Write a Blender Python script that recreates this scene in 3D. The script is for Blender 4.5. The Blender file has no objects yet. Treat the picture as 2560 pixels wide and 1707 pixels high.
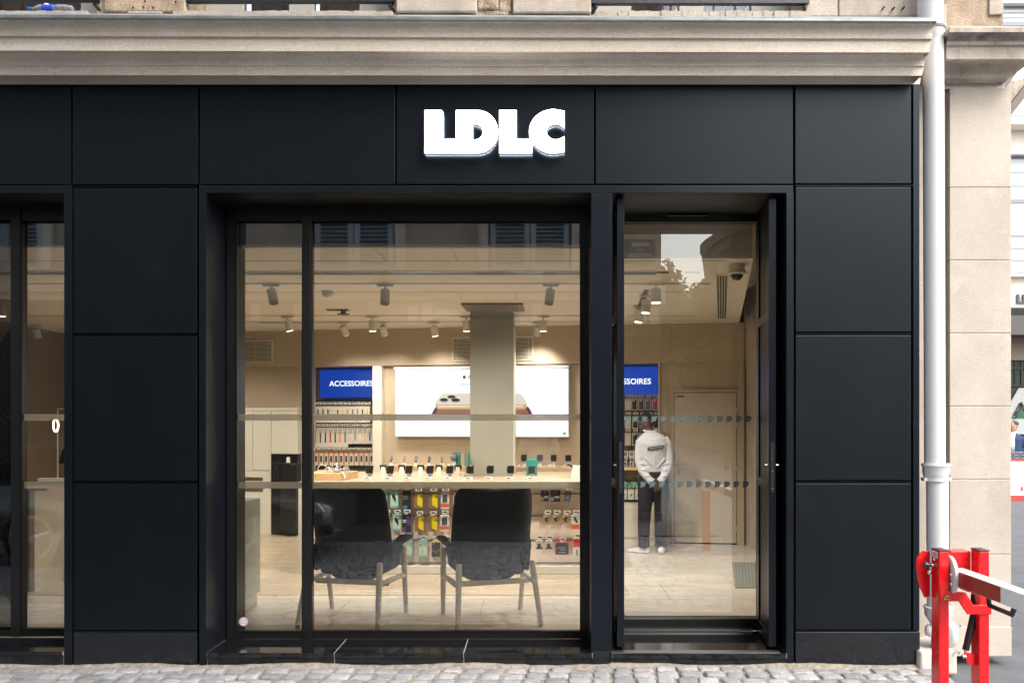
import bpy, bmesh, math, random
from mathutils import Vector, Matrix
random.seed(7)
sc = bpy.context.scene
COL = sc.collection
R = math.radians

# ------------------------------------------------------------------ camera, sky, sun, exposure
F = 1991.0; D = 5.37; CZ = 1.65; VX = 1344.0; VY = 1053.0      # focal length in photo pixels, distance to the facade, eye height
cam = bpy.data.objects.new('camera', bpy.data.cameras.new('camera')); COL.objects.link(cam)
cam.location = (0, -D, CZ); cam.rotation_euler = (R(90), 0, 0)
cam.data.sensor_width = 36; cam.data.lens = 36 * F / 2560
cam.data.shift_x = -(VX - 1280) / 2560; cam.data.shift_y = (VY - 853.5) / 2560
cam.data.clip_start = 0.05; cam.data.clip_end = 500
sc.camera = cam
w = bpy.data.worlds.new("World"); sc.world = w; w.use_nodes = True
nt = w.node_tree; nt.nodes.clear()
out = nt.nodes.new('ShaderNodeOutputWorld'); bg = nt.nodes.new('ShaderNodeBackground')
sky = nt.nodes.new('ShaderNodeTexSky'); sky.sky_type = 'NISHITA'; sky.sun_disc = False
sky.sun_elevation = R(48); sky.sun_rotation = R(140); sky.dust_density = 4.0; sky.air_density = 1.6; sky.ozone_density = 1.0
hs = nt.nodes.new('ShaderNodeHueSaturation'); hs.inputs['Saturation'].default_value = 0.62
nt.links.new(sky.outputs[0], hs.inputs['Color']); nt.links.new(hs.outputs[0], bg.inputs[0])
bg.inputs[1].default_value = 0.15; nt.links.new(bg.outputs[0], out.inputs[0])
sl = bpy.data.lights.new('sun', 'SUN'); sl.energy = 0.55; sl.angle = R(30); sl.color = (1, .97, .93)
sun = bpy.data.objects.new('sun', sl); COL.objects.link(sun); sun.rotation_euler = (R(42), 0, R(40))
sc.view_settings.view_transform = 'Standard'; sc.view_settings.look = 'None'
sc.view_settings.exposure = 1.65; sc.view_settings.gamma = 1.0
sc.cycles.use_adaptive_sampling = True
sc.cycles.max_bounces = 8; sc.cycles.diffuse_bounces = 4; sc.cycles.transparent_max_bounces = 12
sc.cycles.sample_clamp_indirect = 6

# ------------------------------------------------------------------ helpers
def PX(px, Y): return (px - VX) / F * (D + Y)
def PZ(py, Y): return CZ - (py - VY) / F * (D + Y)
def P(px, py, Y): return Vector((PX(px, Y), Y, PZ(py, Y)))

class MB:
    def __init__(s): s.bm = bmesh.new()
    def box(s, x0, x1, y0, y1, z0, z1, rot=None, about=None):
        vs = [s.bm.verts.new((x, y, z)) for x in (x0, x1) for y in (y0, y1) for z in (z0, z1)]
        for f in ((0,1,3,2),(4,6,7,5),(0,4,5,1),(2,3,7,6),(0,2,6,4),(1,5,7,3)): s.bm.faces.new([vs[i] for i in f])
        if rot is not None:
            c = Vector(about) if about else Vector(((x0+x1)/2,(y0+y1)/2,(z0+z1)/2))
            for v in vs: v.co = rot @ (v.co - c) + c
        return s
    def pbox(s, a, b, c, d, Yf, Yb):       # pixel rectangle measured at depth Yf, extruded back to Yb
        return s.box(PX(a, Yf), PX(c, Yf), Yf, Yb, PZ(d, Yf), PZ(b, Yf))
    def prism(s, pts, ax, a0, a1):         # pts: 2D polygon in the plane across axis ax, extruded a0..a1
        def mk(p, a):
            return (a, p[0], p[1]) if ax == 'x' else ((p[0], a, p[1]) if ax == 'y' else (p[0], p[1], a))
        A = [s.bm.verts.new(mk(p, a0)) for p in pts]; B = [s.bm.verts.new(mk(p, a1)) for p in pts]
        n = len(pts)
        s.bm.faces.new(A); s.bm.faces.new(B[::-1])
        for i in range(n): s.bm.faces.new([A[i], B[i], B[(i+1) % n], A[(i+1) % n]])
        return s
    def rings(s, rings, cap=True, close=True):
        V = [[s.bm.verts.new(p) for p in r] for r in rings]
        n = len(V[0])
        for i in range(len(V)-1):
            for j in range(n if close else n-1):
                k = (j+1) % n
                s.bm.faces.new([V[i][j], V[i][k], V[i+1][k], V[i+1][j]])
        if cap and close:
            s.bm.faces.new(V[0][::-1]); s.bm.faces.new(V[-1])
        return s
    def tube(s, pts, rad, n=12, cap=True, sq=(1, 1)):
        pts = [Vector(p) for p in pts]
        if not isinstance(rad, (list, tuple)): rad = [rad]*len(pts)
        up = None; R_ = []
        for i, p in enumerate(pts):
            t = (pts[min(i+1, len(pts)-1)] - pts[max(i-1, 0)]).normalized()
            if up is None:
                a = Vector((0,1,0)) if abs(t.y) < .9 else Vector((1,0,0))
                u = t.cross(a).normalized()
            else:
                u = (up - t * up.dot(t)).normalized()
            v = t.cross(u).normalized(); up = u
            R_.append([p + (u*math.cos(2*math.pi*k/n)*sq[0] + v*math.sin(2*math.pi*k/n)*sq[1]) * rad[i] for k in range(n)])
        return s.rings(R_, cap)
    def lathe(s, prof, c=(0,0,0), n=20, ax='z'):      # prof: (radius, height)
        c = Vector(c); R_ = []
        for r, h in prof:
            r = max(r, 1e-4); ring = []
            for k in range(n):
                a = 2*math.pi*k/n; x, y = r*math.cos(a), r*math.sin(a)
                ring.append(c + Vector({'z': (x, y, h), 'y': (x, h, y), 'x': (h, x, y)}[ax]))
            R_.append(ring)
        return s.rings(R_)
    def ball(s, c, r, sx=1, sy=1, sz=1, n=14):
        m = Matrix.Translation(c) @ Matrix.Diagonal((r*sx, r*sy, r*sz, 1))
        bmesh.ops.create_uvsphere(s.bm, u_segments=n, v_segments=max(6, n*2//3), radius=1, matrix=m)
        return s
    def quad(s, *p):
        s.bm.faces.new([s.bm.verts.new(q) for q in p]); return s
    def xf(s, m):
        for v in s.bm.verts: v.co = m @ v.co
        return s

def link(o, parent=None):
    COL.objects.link(o)
    if parent is not None: o.parent = parent
    return o
def tag(o, label=None, cat=None, group=None, kind=None):
    if label: o['label'] = label
    if cat: o['category'] = cat
    if group: o['group'] = group
    if kind: o['kind'] = kind
    return o
def rootloc(o):
    v = Vector((0,0,0))
    while o is not None: v = v + o.location; o = o.parent
    return v
def obj(name, mb, mat, parent=None, bevel=0, smooth=False, label=None, seg=2, angle=40, world=True, recalc=True, recenter=False):
    bm = mb.bm
    if recalc: bmesh.ops.recalc_face_normals(bm, faces=bm.faces)
    me = bpy.data.meshes.new(name); bm.to_mesh(me); bm.free()
    o = bpy.data.objects.new(name, me)
    if mat is not None: me.materials.append(mat)
    link(o, parent)
    if parent is not None and world:
        L = rootloc(parent)
        if L.length > 0: me.transform(Matrix.Translation(-L))
    elif parent is None and world:
        xs = [v.co for v in me.vertices]
        c = Vector(((min(v.x for v in xs)+max(v.x for v in xs))/2, (min(v.y for v in xs)+max(v.y for v in xs))/2, min(v.z for v in xs)))
        me.transform(Matrix.Translation(-c)); o.location = c
    if smooth:
        for p in me.polygons: p.use_smooth = True
        if smooth == 'auto':
            try:
                for e in me.edges: pass
                bm2 = bmesh.new(); bm2.from_mesh(me)
                for e in bm2.edges:
                    if len(e.link_faces) == 2 and e.calc_face_angle(0) > R(angle): e.smooth = False
                bm2.to_mesh(me); bm2.free()
            except Exception: pass
    if bevel:
        b = o.modifiers.new('bevel', 'BEVEL'); b.width = bevel; b.segments = seg; b.limit_method = 'ANGLE'; b.angle_limit = R(35)
        b.harden_normals = False
    if label: o['label'] = label
    return o
def empty(name, loc, label=None, cat=None, group=None, kind=None, rz=0):
    o = bpy.data.objects.new(name, None); COL.objects.link(o); o.location = loc; o.rotation_euler = (0, 0, rz)
    o.empty_display_size = .1
    return tag(o, label, cat, group, kind)
def copy_tree(o, parent=None):
    c = o.copy(); COL.objects.link(c)
    if parent is not None: c.parent = parent
    for ch in list(o.children): copy_tree(ch, c)
    return c

_font = {}
def text_mb(txt, size, depth=.002, bold=0.0, sx=1.0):
    cu = bpy.data.curves.new('t', 'FONT'); cu.body = txt; cu.size = size; cu.extrude = depth/2; cu.offset = bold
    cu.align_x = 'CENTER'; cu.align_y = 'CENTER'; cu.resolution_u = 4
    o = bpy.data.objects.new('t', cu); COL.objects.link(o)
    dg = bpy.context.evaluated_depsgraph_get(); dg.update()
    me = bpy.data.meshes.new_from_object(o.evaluated_get(dg))
    bpy.data.objects.remove(o); bpy.data.curves.remove(cu)
    mb = MB(); mb.bm.from_mesh(me); bpy.data.meshes.remove(me)
    mb.xf(Matrix.Diagonal((sx, 1, 1, 1)))
    return mb
def text_at(txt, size, loc, rz=0, depth=.002, bold=0.0, sx=1.0, roll=0):     # upright text facing -Y when rz = 0
    mb = text_mb(txt, size, depth, bold, sx)
    return mb.xf(Matrix.Translation(loc) @ Matrix.Rotation(rz, 4, 'Z') @ Matrix.Rotation(R(90), 4, 'X') @ Matrix.Rotation(roll, 4, 'Z'))

# ------------------------------------------------------------------ materials
def mat(name, col, rough=.5, metal=0, spec=.5, var=0, vscale=4, bump=0, bscale=60, emit=None, estr=0, rvar=0, stretch=(1,1,1), dark=None, coat=0, sheen=0, stint=None):
    m = bpy.data.materials.new(name); m.use_nodes = True; t = m.node_tree; b = t.nodes['Principled BSDF']
    b.inputs['Base Color'].default_value = (*col, 1); b.inputs['Roughness'].default_value = rough
    b.inputs['Metallic'].default_value = metal; b.inputs['Specular IOR Level'].default_value = spec
    if stint: b.inputs['Specular Tint'].default_value = (*stint, 1)
    if coat: b.inputs['Coat Weight'].default_value = coat; b.inputs['Coat Roughness'].default_value = .05
    if sheen: b.inputs['Sheen Weight'].default_value = sheen; b.inputs['Sheen Roughness'].default_value = .5
    if emit: b.inputs['Emission Color'].default_value = (*emit, 1); b.inputs['Emission Strength'].default_value = estr
    if var or bump or rvar:
        g = t.nodes.new('ShaderNodeNewGeometry'); mp = t.nodes.new('ShaderNodeMapping'); mp.inputs['Scale'].default_value = stretch
        t.links.new(g.outputs['Position'], mp.inputs['Vector'])
    if var or rvar:
        n = t.nodes.new('ShaderNodeTexNoise'); n.inputs['Scale'].default_value = vscale; n.inputs['Detail'].default_value = 7; n.inputs['Roughness'].default_value = .62
        t.links.new(mp.outputs[0], n.inputs['Vector'])
    if var:
        r = t.nodes.new('ShaderNodeValToRGB'); e = r.color_ramp.elements
        d = dark if dark else tuple(c*(1-var) for c in col)
        e[0].position = .3; e[1].position = .7; e[0].color = (*d, 1); e[1].color = (*[min(1, c*(1+var*.5)) for c in col], 1)
        t.links.new(n.outputs['Fac'], r.inputs[0]); t.links.new(r.outputs[0], b.inputs['Base Color'])
    if rvar:
        mr = t.nodes.new('ShaderNodeMapRange'); mr.inputs[3].default_value = rough-rvar; mr.inputs[4].default_value = rough+rvar
        mr.inputs[1].default_value = .3; mr.inputs[2].default_value = .7
        t.links.new(n.outputs['Fac'], mr.inputs[0]); t.links.new(mr.outputs[0], b.inputs['Roughness'])
    if bump:
        n2 = t.nodes.new('ShaderNodeTexNoise'); n2.inputs['Scale'].default_value = bscale; n2.inputs['Detail'].default_value = 6
        bp = t.nodes.new('ShaderNodeBump'); bp.inputs['Strength'].default_value = bump; bp.inputs['Distance'].default_value = .01
        t.links.new(mp.outputs[0], n2.inputs['Vector']); t.links.new(n2.outputs['Fac'], bp.inputs['Height']); t.links.new(bp.outputs[0], b.inputs['Normal'])
    return m
def glass_mat(name, ior=2.35, tint=(1,1,1), frost=0, blur=.028):
    m = bpy.data.materials.new(name); m.use_nodes = True; t = m.node_tree; t.nodes.clear()
    o = t.nodes.new('ShaderNodeOutputMaterial'); mx = t.nodes.new('ShaderNodeMixShader'); fr = t.nodes.new('ShaderNodeFresnel')
    tr = t.nodes.new('ShaderNodeBsdfTransparent'); gl = t.nodes.new('ShaderNodeBsdfGlossy'); gl.inputs['Roughness'].default_value = blur
    g = t.nodes.new('ShaderNodeNewGeometry'); n = t.nodes.new('ShaderNodeTexNoise'); n.inputs['Scale'].default_value = 1.6; n.inputs['Detail'].default_value = 1
    bp = t.nodes.new('ShaderNodeBump'); bp.inputs['Strength'].default_value = .05; bp.inputs['Distance'].default_value = .01
    t.links.new(g.outputs['Position'], n.inputs['Vector']); t.links.new(n.outputs[0], bp.inputs['Height']); t.links.new(bp.outputs[0], gl.inputs['Normal'])
    fr.inputs['IOR'].default_value = ior; tr.inputs[0].default_value = (*tint, 1); gl.inputs[0].default_value = (.98, .99, 1, 1)
    t.links.new(fr.outputs[0], mx.inputs[0]); t.links.new(tr.outputs[0], mx.inputs[1]); t.links.new(gl.outputs[0], mx.inputs[2])
    if frost:
        df = t.nodes.new('ShaderNodeAddShader'); d1 = t.nodes.new('ShaderNodeBsdfDiffuse'); d2 = t.nodes.new('ShaderNodeBsdfTranslucent'); d1.inputs[0].default_value = (.50, .53, .51, 1); d2.inputs[0].default_value = (.50, .50, .47, 1); t.links.new(d1.outputs[0], df.inputs[0]); t.links.new(d2.outputs[0], df.inputs[1]); m2 = t.nodes.new('ShaderNodeMixShader'); m2.inputs[0].default_value = frost
        t.links.new(mx.outputs[0], m2.inputs[1]); t.links.new(df.outputs[0], m2.inputs[2]); t.links.new(m2.outputs[0], o.inputs[0])
    else: t.links.new(mx.outputs[0], o.inputs[0])
    return m
def stone_mat(name, col, dark, joints=None, stain=None, bump=.25, vs=2.5, seed=0, streak=0.0, fine=.12):
    # weathered limestone: broad tone change, fine grain, optional vertical dirt streaks with their own shape
    m = bpy.data.materials.new(name); m.use_nodes = True; t = m.node_tree; b = t.nodes['Principled BSDF']; b.inputs['Roughness'].default_value = .85
    b.inputs['Specular IOR Level'].default_value = .25
    N = t.nodes.new; L = t.links.new
    g = N('ShaderNodeNewGeometry'); mp = N('ShaderNodeMapping'); mp.inputs['Location'].default_value = (seed, seed*2, seed*.7); L(g.outputs['Position'], mp.inputs[0])
    n1 = N('ShaderNodeTexNoise'); n1.inputs['Scale'].default_value = vs; n1.inputs['Detail'].default_value = 8; n1.inputs['Roughness'].default_value = .6; L(mp.outputs[0], n1.inputs['Vector'])
    r1 = N('ShaderNodeValToRGB'); r1.color_ramp.elements[0].position = .32; r1.color_ramp.elements[1].position = .68
    r1.color_ramp.elements[0].color = (*dark, 1); r1.color_ramp.elements[1].color = (*col, 1); L(n1.outputs[0], r1.inputs[0])
    cur = r1.outputs[0]
    n2 = N('ShaderNodeTexNoise'); n2.inputs['Scale'].default_value = 90; n2.inputs['Detail'].default_value = 4; L(mp.outputs[0], n2.inputs['Vector'])
    mr = N('ShaderNodeMapRange'); mr.inputs[1].default_value = .3; mr.inputs[2].default_value = .7; mr.inputs[3].default_value = 1-fine; mr.inputs[4].default_value = 1+fine; L(n2.outputs[0], mr.inputs[0])
    mu = N('ShaderNodeMix'); mu.data_type = 'RGBA'; mu.blend_type = 'MULTIPLY'; mu.inputs[0].default_value = 1; L(cur, mu.inputs[6]); L(mr.outputs[0], mu.inputs[7]); cur = mu.outputs[2]
    if streak:
        m2 = N('ShaderNodeMapping'); m2.inputs['Scale'].default_value = (9, 9, .9); L(mp.outputs[0], m2.inputs[0])
        n3 = N('ShaderNodeTexNoise'); n3.inputs['Scale'].default_value = 1.0; n3.inputs['Detail'].default_value = 8; n3.inputs['Roughness'].default_value = .7; L(m2.outputs[0], n3.inputs['Vector'])
        r3 = N('ShaderNodeValToRGB'); r3.color_ramp.elements[0].position = .48; r3.color_ramp.elements[1].position = .66; L(n3.outputs[0], r3.inputs[0])
        ms = N('ShaderNodeMath'); ms.operation = 'MULTIPLY'; ms.inputs[1].default_value = streak; L(r3.outputs[0], ms.inputs[0])
        mx = N('ShaderNodeMix'); mx.data_type = 'RGBA'; L(ms.outputs[0], mx.inputs[0]); L(cur, mx.inputs[6]); mx.inputs[7].default_value = (*(stain or (.12, .1, .08)), 1); cur = mx.outputs[2]
    L(cur, b.inputs['Base Color'])
    vo = N('ShaderNodeTexVoronoi'); vo.inputs['Scale'].default_value = 55; L(mp.outputs[0], vo.inputs['Vector'])
    ad = N('ShaderNodeMath'); ad.operation = 'ADD'; L(n2.outputs[0], ad.inputs[0]); L(n1.outputs[0], ad.inputs[1])
    bp = N('ShaderNodeBump'); bp.inputs['Strength'].default_value = bump; bp.inputs['Distance'].default_value = .012; L(ad.outputs[0], bp.inputs['Height']); L(bp.outputs[0], b.inputs['Normal'])
    return m
def wood_mat(name, a, b_, scale=(1, 12, 12), rough=.45, plank=None):
    m = bpy.data.materials.new(name); m.use_nodes = True; t = m.node_tree; b = t.nodes['Principled BSDF']; b.inputs['Roughness'].default_value = rough
    N = t.nodes.new; L = t.links.new
    g = N('ShaderNodeNewGeometry'); mp = N('ShaderNodeMapping'); mp.inputs['Scale'].default_value = scale; L(g.outputs['Position'], mp.inputs[0])
    n = N('ShaderNodeTexNoise'); n.inputs['Scale'].default_value = 3; n.inputs['Detail'].default_value = 6; L(mp.outputs[0], n.inputs['Vector'])
    r = N('ShaderNodeValToRGB'); r.color_ramp.elements[0].position = .3; r.color_ramp.elements[1].position = .7
    r.color_ramp.elements[0].color = (*a, 1); r.color_ramp.elements[1].color = (*b_, 1); L(n.outputs[0], r.inputs[0]); cur = r.outputs[0]
    if plank:
        br = N('ShaderNodeTexBrick'); br.offset = .4; br.inputs['Color1'].default_value = (1,1,1,1); br.inputs['Color2'].default_value = (.86,.86,.86,1)
        br.inputs['Mortar'].default_value = (.45,.42,.38,1); br.inputs['Scale'].default_value = 1; br.inputs['Mortar Size'].default_value = plank[2]
        br.inputs['Brick Width'].default_value = plank[0]; br.inputs['Row Height'].default_value = plank[1]; L(g.outputs['Position'], br.inputs['Vector'])
        mu = N('ShaderNodeMix'); mu.data_type = 'RGBA'; mu.blend_type = 'MULTIPLY'; mu.inputs[0].default_value = 1; L(cur, mu.inputs[6]); L(br.outputs[0], mu.inputs[7]); cur = mu.outputs[2]
    L(cur, b.inputs['Base Color']); return m
def plain(name, col, rough=.5, **k): return mat(name, col, rough, **k)

M = {}
M['panel'] = mat('black_panel', (.0042, .0052, .0075), .38, spec=.26, stint=(.72,.86,1), rvar=.03, vscale=1.6, bump=.035, bscale=900)
M['trim'] = mat('black_trim', (.0055, .007, .0105), .3, stint=(.74,.87,1), spec=.30, rvar=.02, vscale=5)
M['void'] = mat('dark_void', (.004, .004, .004), .8)
M['frame'] = mat('black_frame', (.008, .008, .009), .35)
M['granite'] = mat('black_granite', (.008, .009, .011), .07, spec=.5, var=.4, vscale=120, rvar=.05)
M['granite_dusty'] = mat('dusty_granite', (.009, .011, .014), .22, var=.45, vscale=30, rvar=.08, bump=.04, bscale=120)
M['grout'] = mat('grout', (.42, .41, .38), .9)
M['glass'] = glass_mat('shop_glass')
M['door_glass'] = glass_mat('door_glass', 2.35, blur=.0)
M['glass_plain'] = glass_mat('plain_glass', 1.8)
M['frost'] = glass_mat('frosted_band', 1.6, frost=.88)
M['letter'] = mat('letter_face', (.9,.9,.9), .4, emit=(.95, .98, 1), estr=2.2)
M['letter_side'] = mat('letter_side', (.22,.23,.25), .4, emit=(.72,.84,1), estr=.09)
M['cornice'] = stone_mat('cornice_stone', (.73, .665, .58), (.60, .53, .45), streak=.14, stain=(.7,.68,.64), vs=1.8, bump=.25)
M['cornice2'] = stone_mat('entablature_stone', (.62, .56, .49), (.42, .36, .31), streak=.55, stain=(.16,.13,.11), vs=3, seed=5)
M['oldstone'] = stone_mat('old_stone', (.50, .40, .30), (.26, .20, .15), streak=.3, stain=(.2,.16,.13), vs=6, bump=.6, seed=9, fine=.25)
M['oldstone2'] = stone_mat('pale_old_stone', (.46, .41, .36), (.33, .285, .24), streak=.2, stain=(.25,.2,.16), vs=5, bump=.4, seed=3)
M['pilaster'] = stone_mat('pilaster_stone', (.50, .45, .395), (.425, .375, .32), vs=3.2, bump=.2, seed=12, fine=.07)
M['zinc'] = mat('zinc', (.5, .53, .56), .35, metal=.8, var=.3, vscale=8)
M['iron'] = mat('wrought_iron', (.012, .014, .02), .4, bump=.2)
M['pipe'] = mat('white_pipe', (.57, .58, .60), .6, var=.03, vscale=3)
M['cream'] = stone_mat('far_render', (.78, .74, .68), (.72, .67, .6), vs=1, bump=.05, fine=.03)
M['asphalt'] = mat('asphalt', (.115, .122, .132), .75, var=.25, vscale=3, bump=.4, bscale=150)
M['cobble'] = stone_mat('cobble_stone', (.37, .37, .385), (.26, .26, .27), vs=14, bump=.5, seed=2, fine=.22)
M['sand'] = mat('joint_sand', (.32, .28, .235), .95, var=.5, vscale=30, bump=.8, bscale=160)
M['wall_in'] = mat('beige_wall', (.46, .37, .27), .8, var=.06, vscale=2, bump=.05, bscale=400)
M['wall_brown'] = mat('brown_wall', (.21, .155, .105), .8, var=.08, vscale=2)
M['ceiling'] = mat('cream_ceiling', (.66, .60, .50), .85)
M['white'] = mat('white_laminate', (.70, .66, .56), .4)
M['whitecool'] = mat('pale_glass_panel', (.52, .60, .56), .25)
M['tile'] = wood_mat('floor_tile', (.55, .50, .43), (.66, .62, .55), (.7, 1.5, 1), .28, plank=(1.2, .6, .004))
M['woodfloor'] = wood_mat('plank_floor', (.42, .33, .22), (.60, .50, .36), (.8, 9, 1), .4, plank=(1.4, .13, .003))
M['oak'] = wood_mat('oak', (.52, .34, .17), (.68, .48, .27), (1.5, 10, 10), .45)
M['oakpale'] = wood_mat('pale_oak', (.44, .33, .21), (.56, .45, .31), (1.2, 9, 9), .45)
M['ash'] = wood_mat('ash_leg', (.80, .72, .58), (.88, .82, .68), (14, 14, 1.2), .5)
M['peg'] = mat('peg_panel', (.78, .65, .55), .5)
M['charcoal'] = mat('charcoal_fabric', (.020, .024, .030), .95, var=.25, vscale=60, bump=.4, bscale=500, sheen=.2)
M['black'] = mat('black_plastic', (.012, .012, .013), .35)
M['blackgloss'] = mat('gloss_black', (.008, .008, .009), .12)
M['darkbrown'] = mat('dark_display_back', (.12, .095, .075), .6)
M['greycol'] = mat('grey_column', (.30, .29, .24), .7, var=.08, vscale=2.5, bump=.1, bscale=200)
M['greylamp'] = mat('grey_lamp', (.42, .45, .43), .5)
M['lampwhite'] = mat('white_lamp', (.6, .57, .5), .5)
M['lens'] = mat('lit_lens', (1, .9, .7), .5, emit=(1, .82, .55), estr=4)
M['screen'] = mat('lit_screen', (.02,.02,.02), .5, emit=(.86, .94, 1), estr=.45)
M['blue'] = mat('blue_screen', (.0, .004, .02), .4, emit=(.0, .03, .26), estr=.5)
M['textlit'] = mat('lit_text', (.05,.05,.05), .4, emit=(.9,.95,1), estr=.5)
M['steel'] = mat('brushed_steel', (.5,.5,.48), .3, metal=1)
M['chrome'] = mat('chrome', (.7,.7,.7), .12, metal=1)
M['red'] = mat('red_paint', (.68, .006, .010), .27, coat=.3, rvar=.05, vscale=4)
M['reddull'] = mat('red_film', (.32, .022, .015), .35)
M['paintwhite'] = mat('white_paint', (.80,.80,.80), .35)
M['paper'] = mat('paper_white', (.72,.70,.64), .6)
M['rubber'] = mat('rubber', (.02,.02,.02), .7)

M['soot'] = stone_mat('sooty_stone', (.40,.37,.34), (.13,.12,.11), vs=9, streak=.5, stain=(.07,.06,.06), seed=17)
M['halo'] = mat('letter_back', (.9,.9,.9), .5, emit=(.75,.88,1), estr=4)

def specks(m, col, scale, lo, hi, amt, stretch=(1,1,1), zlow=None, seed=0):
    # dust, chips or splashes: a thresholded noise laid over the base colour (optionally only near the ground)
    t = m.node_tree; b = t.nodes['Principled BSDF']; N = t.nodes.new; L = t.links.new; i = b.inputs['Base Color']
    g = N('ShaderNodeNewGeometry'); mp = N('ShaderNodeMapping'); mp.inputs['Scale'].default_value = stretch; mp.inputs['Location'].default_value = (seed, seed, seed); L(g.outputs['Position'], mp.inputs[0])
    n = N('ShaderNodeTexNoise'); n.inputs['Scale'].default_value = scale; n.inputs['Detail'].default_value = 9; n.inputs['Roughness'].default_value = .7; L(mp.outputs[0], n.inputs['Vector'])
    r = N('ShaderNodeMapRange'); r.inputs[1].default_value = lo; r.inputs[2].default_value = hi; r.inputs[3].default_value = 0; r.inputs[4].default_value = amt; L(n.outputs[0], r.inputs[0]); f = r.outputs[0]
    if zlow:
        sx = N('ShaderNodeSeparateXYZ'); L(g.outputs['Position'], sx.inputs[0]); z = N('ShaderNodeMapRange'); z.inputs[1].default_value = 0; z.inputs[2].default_value = zlow; z.inputs[3].default_value = 1; z.inputs[4].default_value = 0; L(sx.outputs[2], z.inputs[0])
        mu = N('ShaderNodeMath'); mu.operation = 'MULTIPLY'; L(f, mu.inputs[0]); L(z.outputs[0], mu.inputs[1]); f = mu.outputs[0]
    x = N('ShaderNodeMix'); x.data_type = 'RGBA'; L(f, x.inputs[0])
    if i.links: L(i.links[0].from_socket, x.inputs[6])
    else: x.inputs[6].default_value = i.default_value
    x.inputs[7].default_value = (*col, 1); L(x.outputs[2], i)
def vary(m, kind, lo, hi):
    # each stone / block keeps a tone of its own
    t = m.node_tree; b = t.nodes['Principled BSDF']; N = t.nodes.new; L = t.links.new; i = b.inputs['Base Color']
    src = N('ShaderNodeNewGeometry').outputs['Random Per Island'] if kind == 'island' else N('ShaderNodeObjectInfo').outputs['Random']
    r = N('ShaderNodeMapRange'); r.inputs[3].default_value = lo; r.inputs[4].default_value = hi; L(src, r.inputs[0])
    x = N('ShaderNodeMix'); x.data_type = 'RGBA'; x.blend_type = 'MULTIPLY'; x.inputs[0].default_value = 1; L(i.links[0].from_socket, x.inputs[6]); L(r.outputs[0], x.inputs[7]); L(x.outputs[2], i)
for k in ('panel', 'trim'):
    specks(M[k], (.035,.04,.045), 3.2, .56, .74, .12); specks(M[k], (.14,.145,.15), 60, .70, .76, .5, seed=3); specks(M[k], (.10,.10,.095), 30, .56, .72, .22, zlow=.45, seed=7)
specks(M['granite_dusty'], (.17,.165,.155), 40, .56, .74, .2, zlow=.20, seed=5); specks(M['granite_dusty'], (.2,.2,.2), 70, .70, .76, .5)
specks(M['granite'], (.12,.12,.12), 60, .66, .76, .4)
specks(M['red'], (.20,.01,.01), 14, .56, .70, .45, seed=2); specks(M['red'], (.10,.05,.04), 55, .66, .73, .8, seed=8)
specks(M['pilaster'], (.30,.25,.20), 22, .60, .72, .35, seed=4); specks(M['pilaster'], (.62,.58,.53), 3, .55, .7, .4, seed=9)
specks(M['cornice'], (.36,.30,.24), 14, .60, .74, .22, (1,1,3), seed=6); specks(M['cornice'], (.80,.78,.74), 5, .58, .68, .5, (.5,1,2), seed=11)
specks(M['cobble'], (.20,.18,.16), 9, .58, .74, .4, seed=1); specks(M['pipe'], (.35,.33,.30), 12, .62, .74, .35, (1,1,.3), seed=5)
vary(M['cobble'], 'island', .72, 1.15); vary(M['pilaster'], 'object', .93, 1.05)
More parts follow.
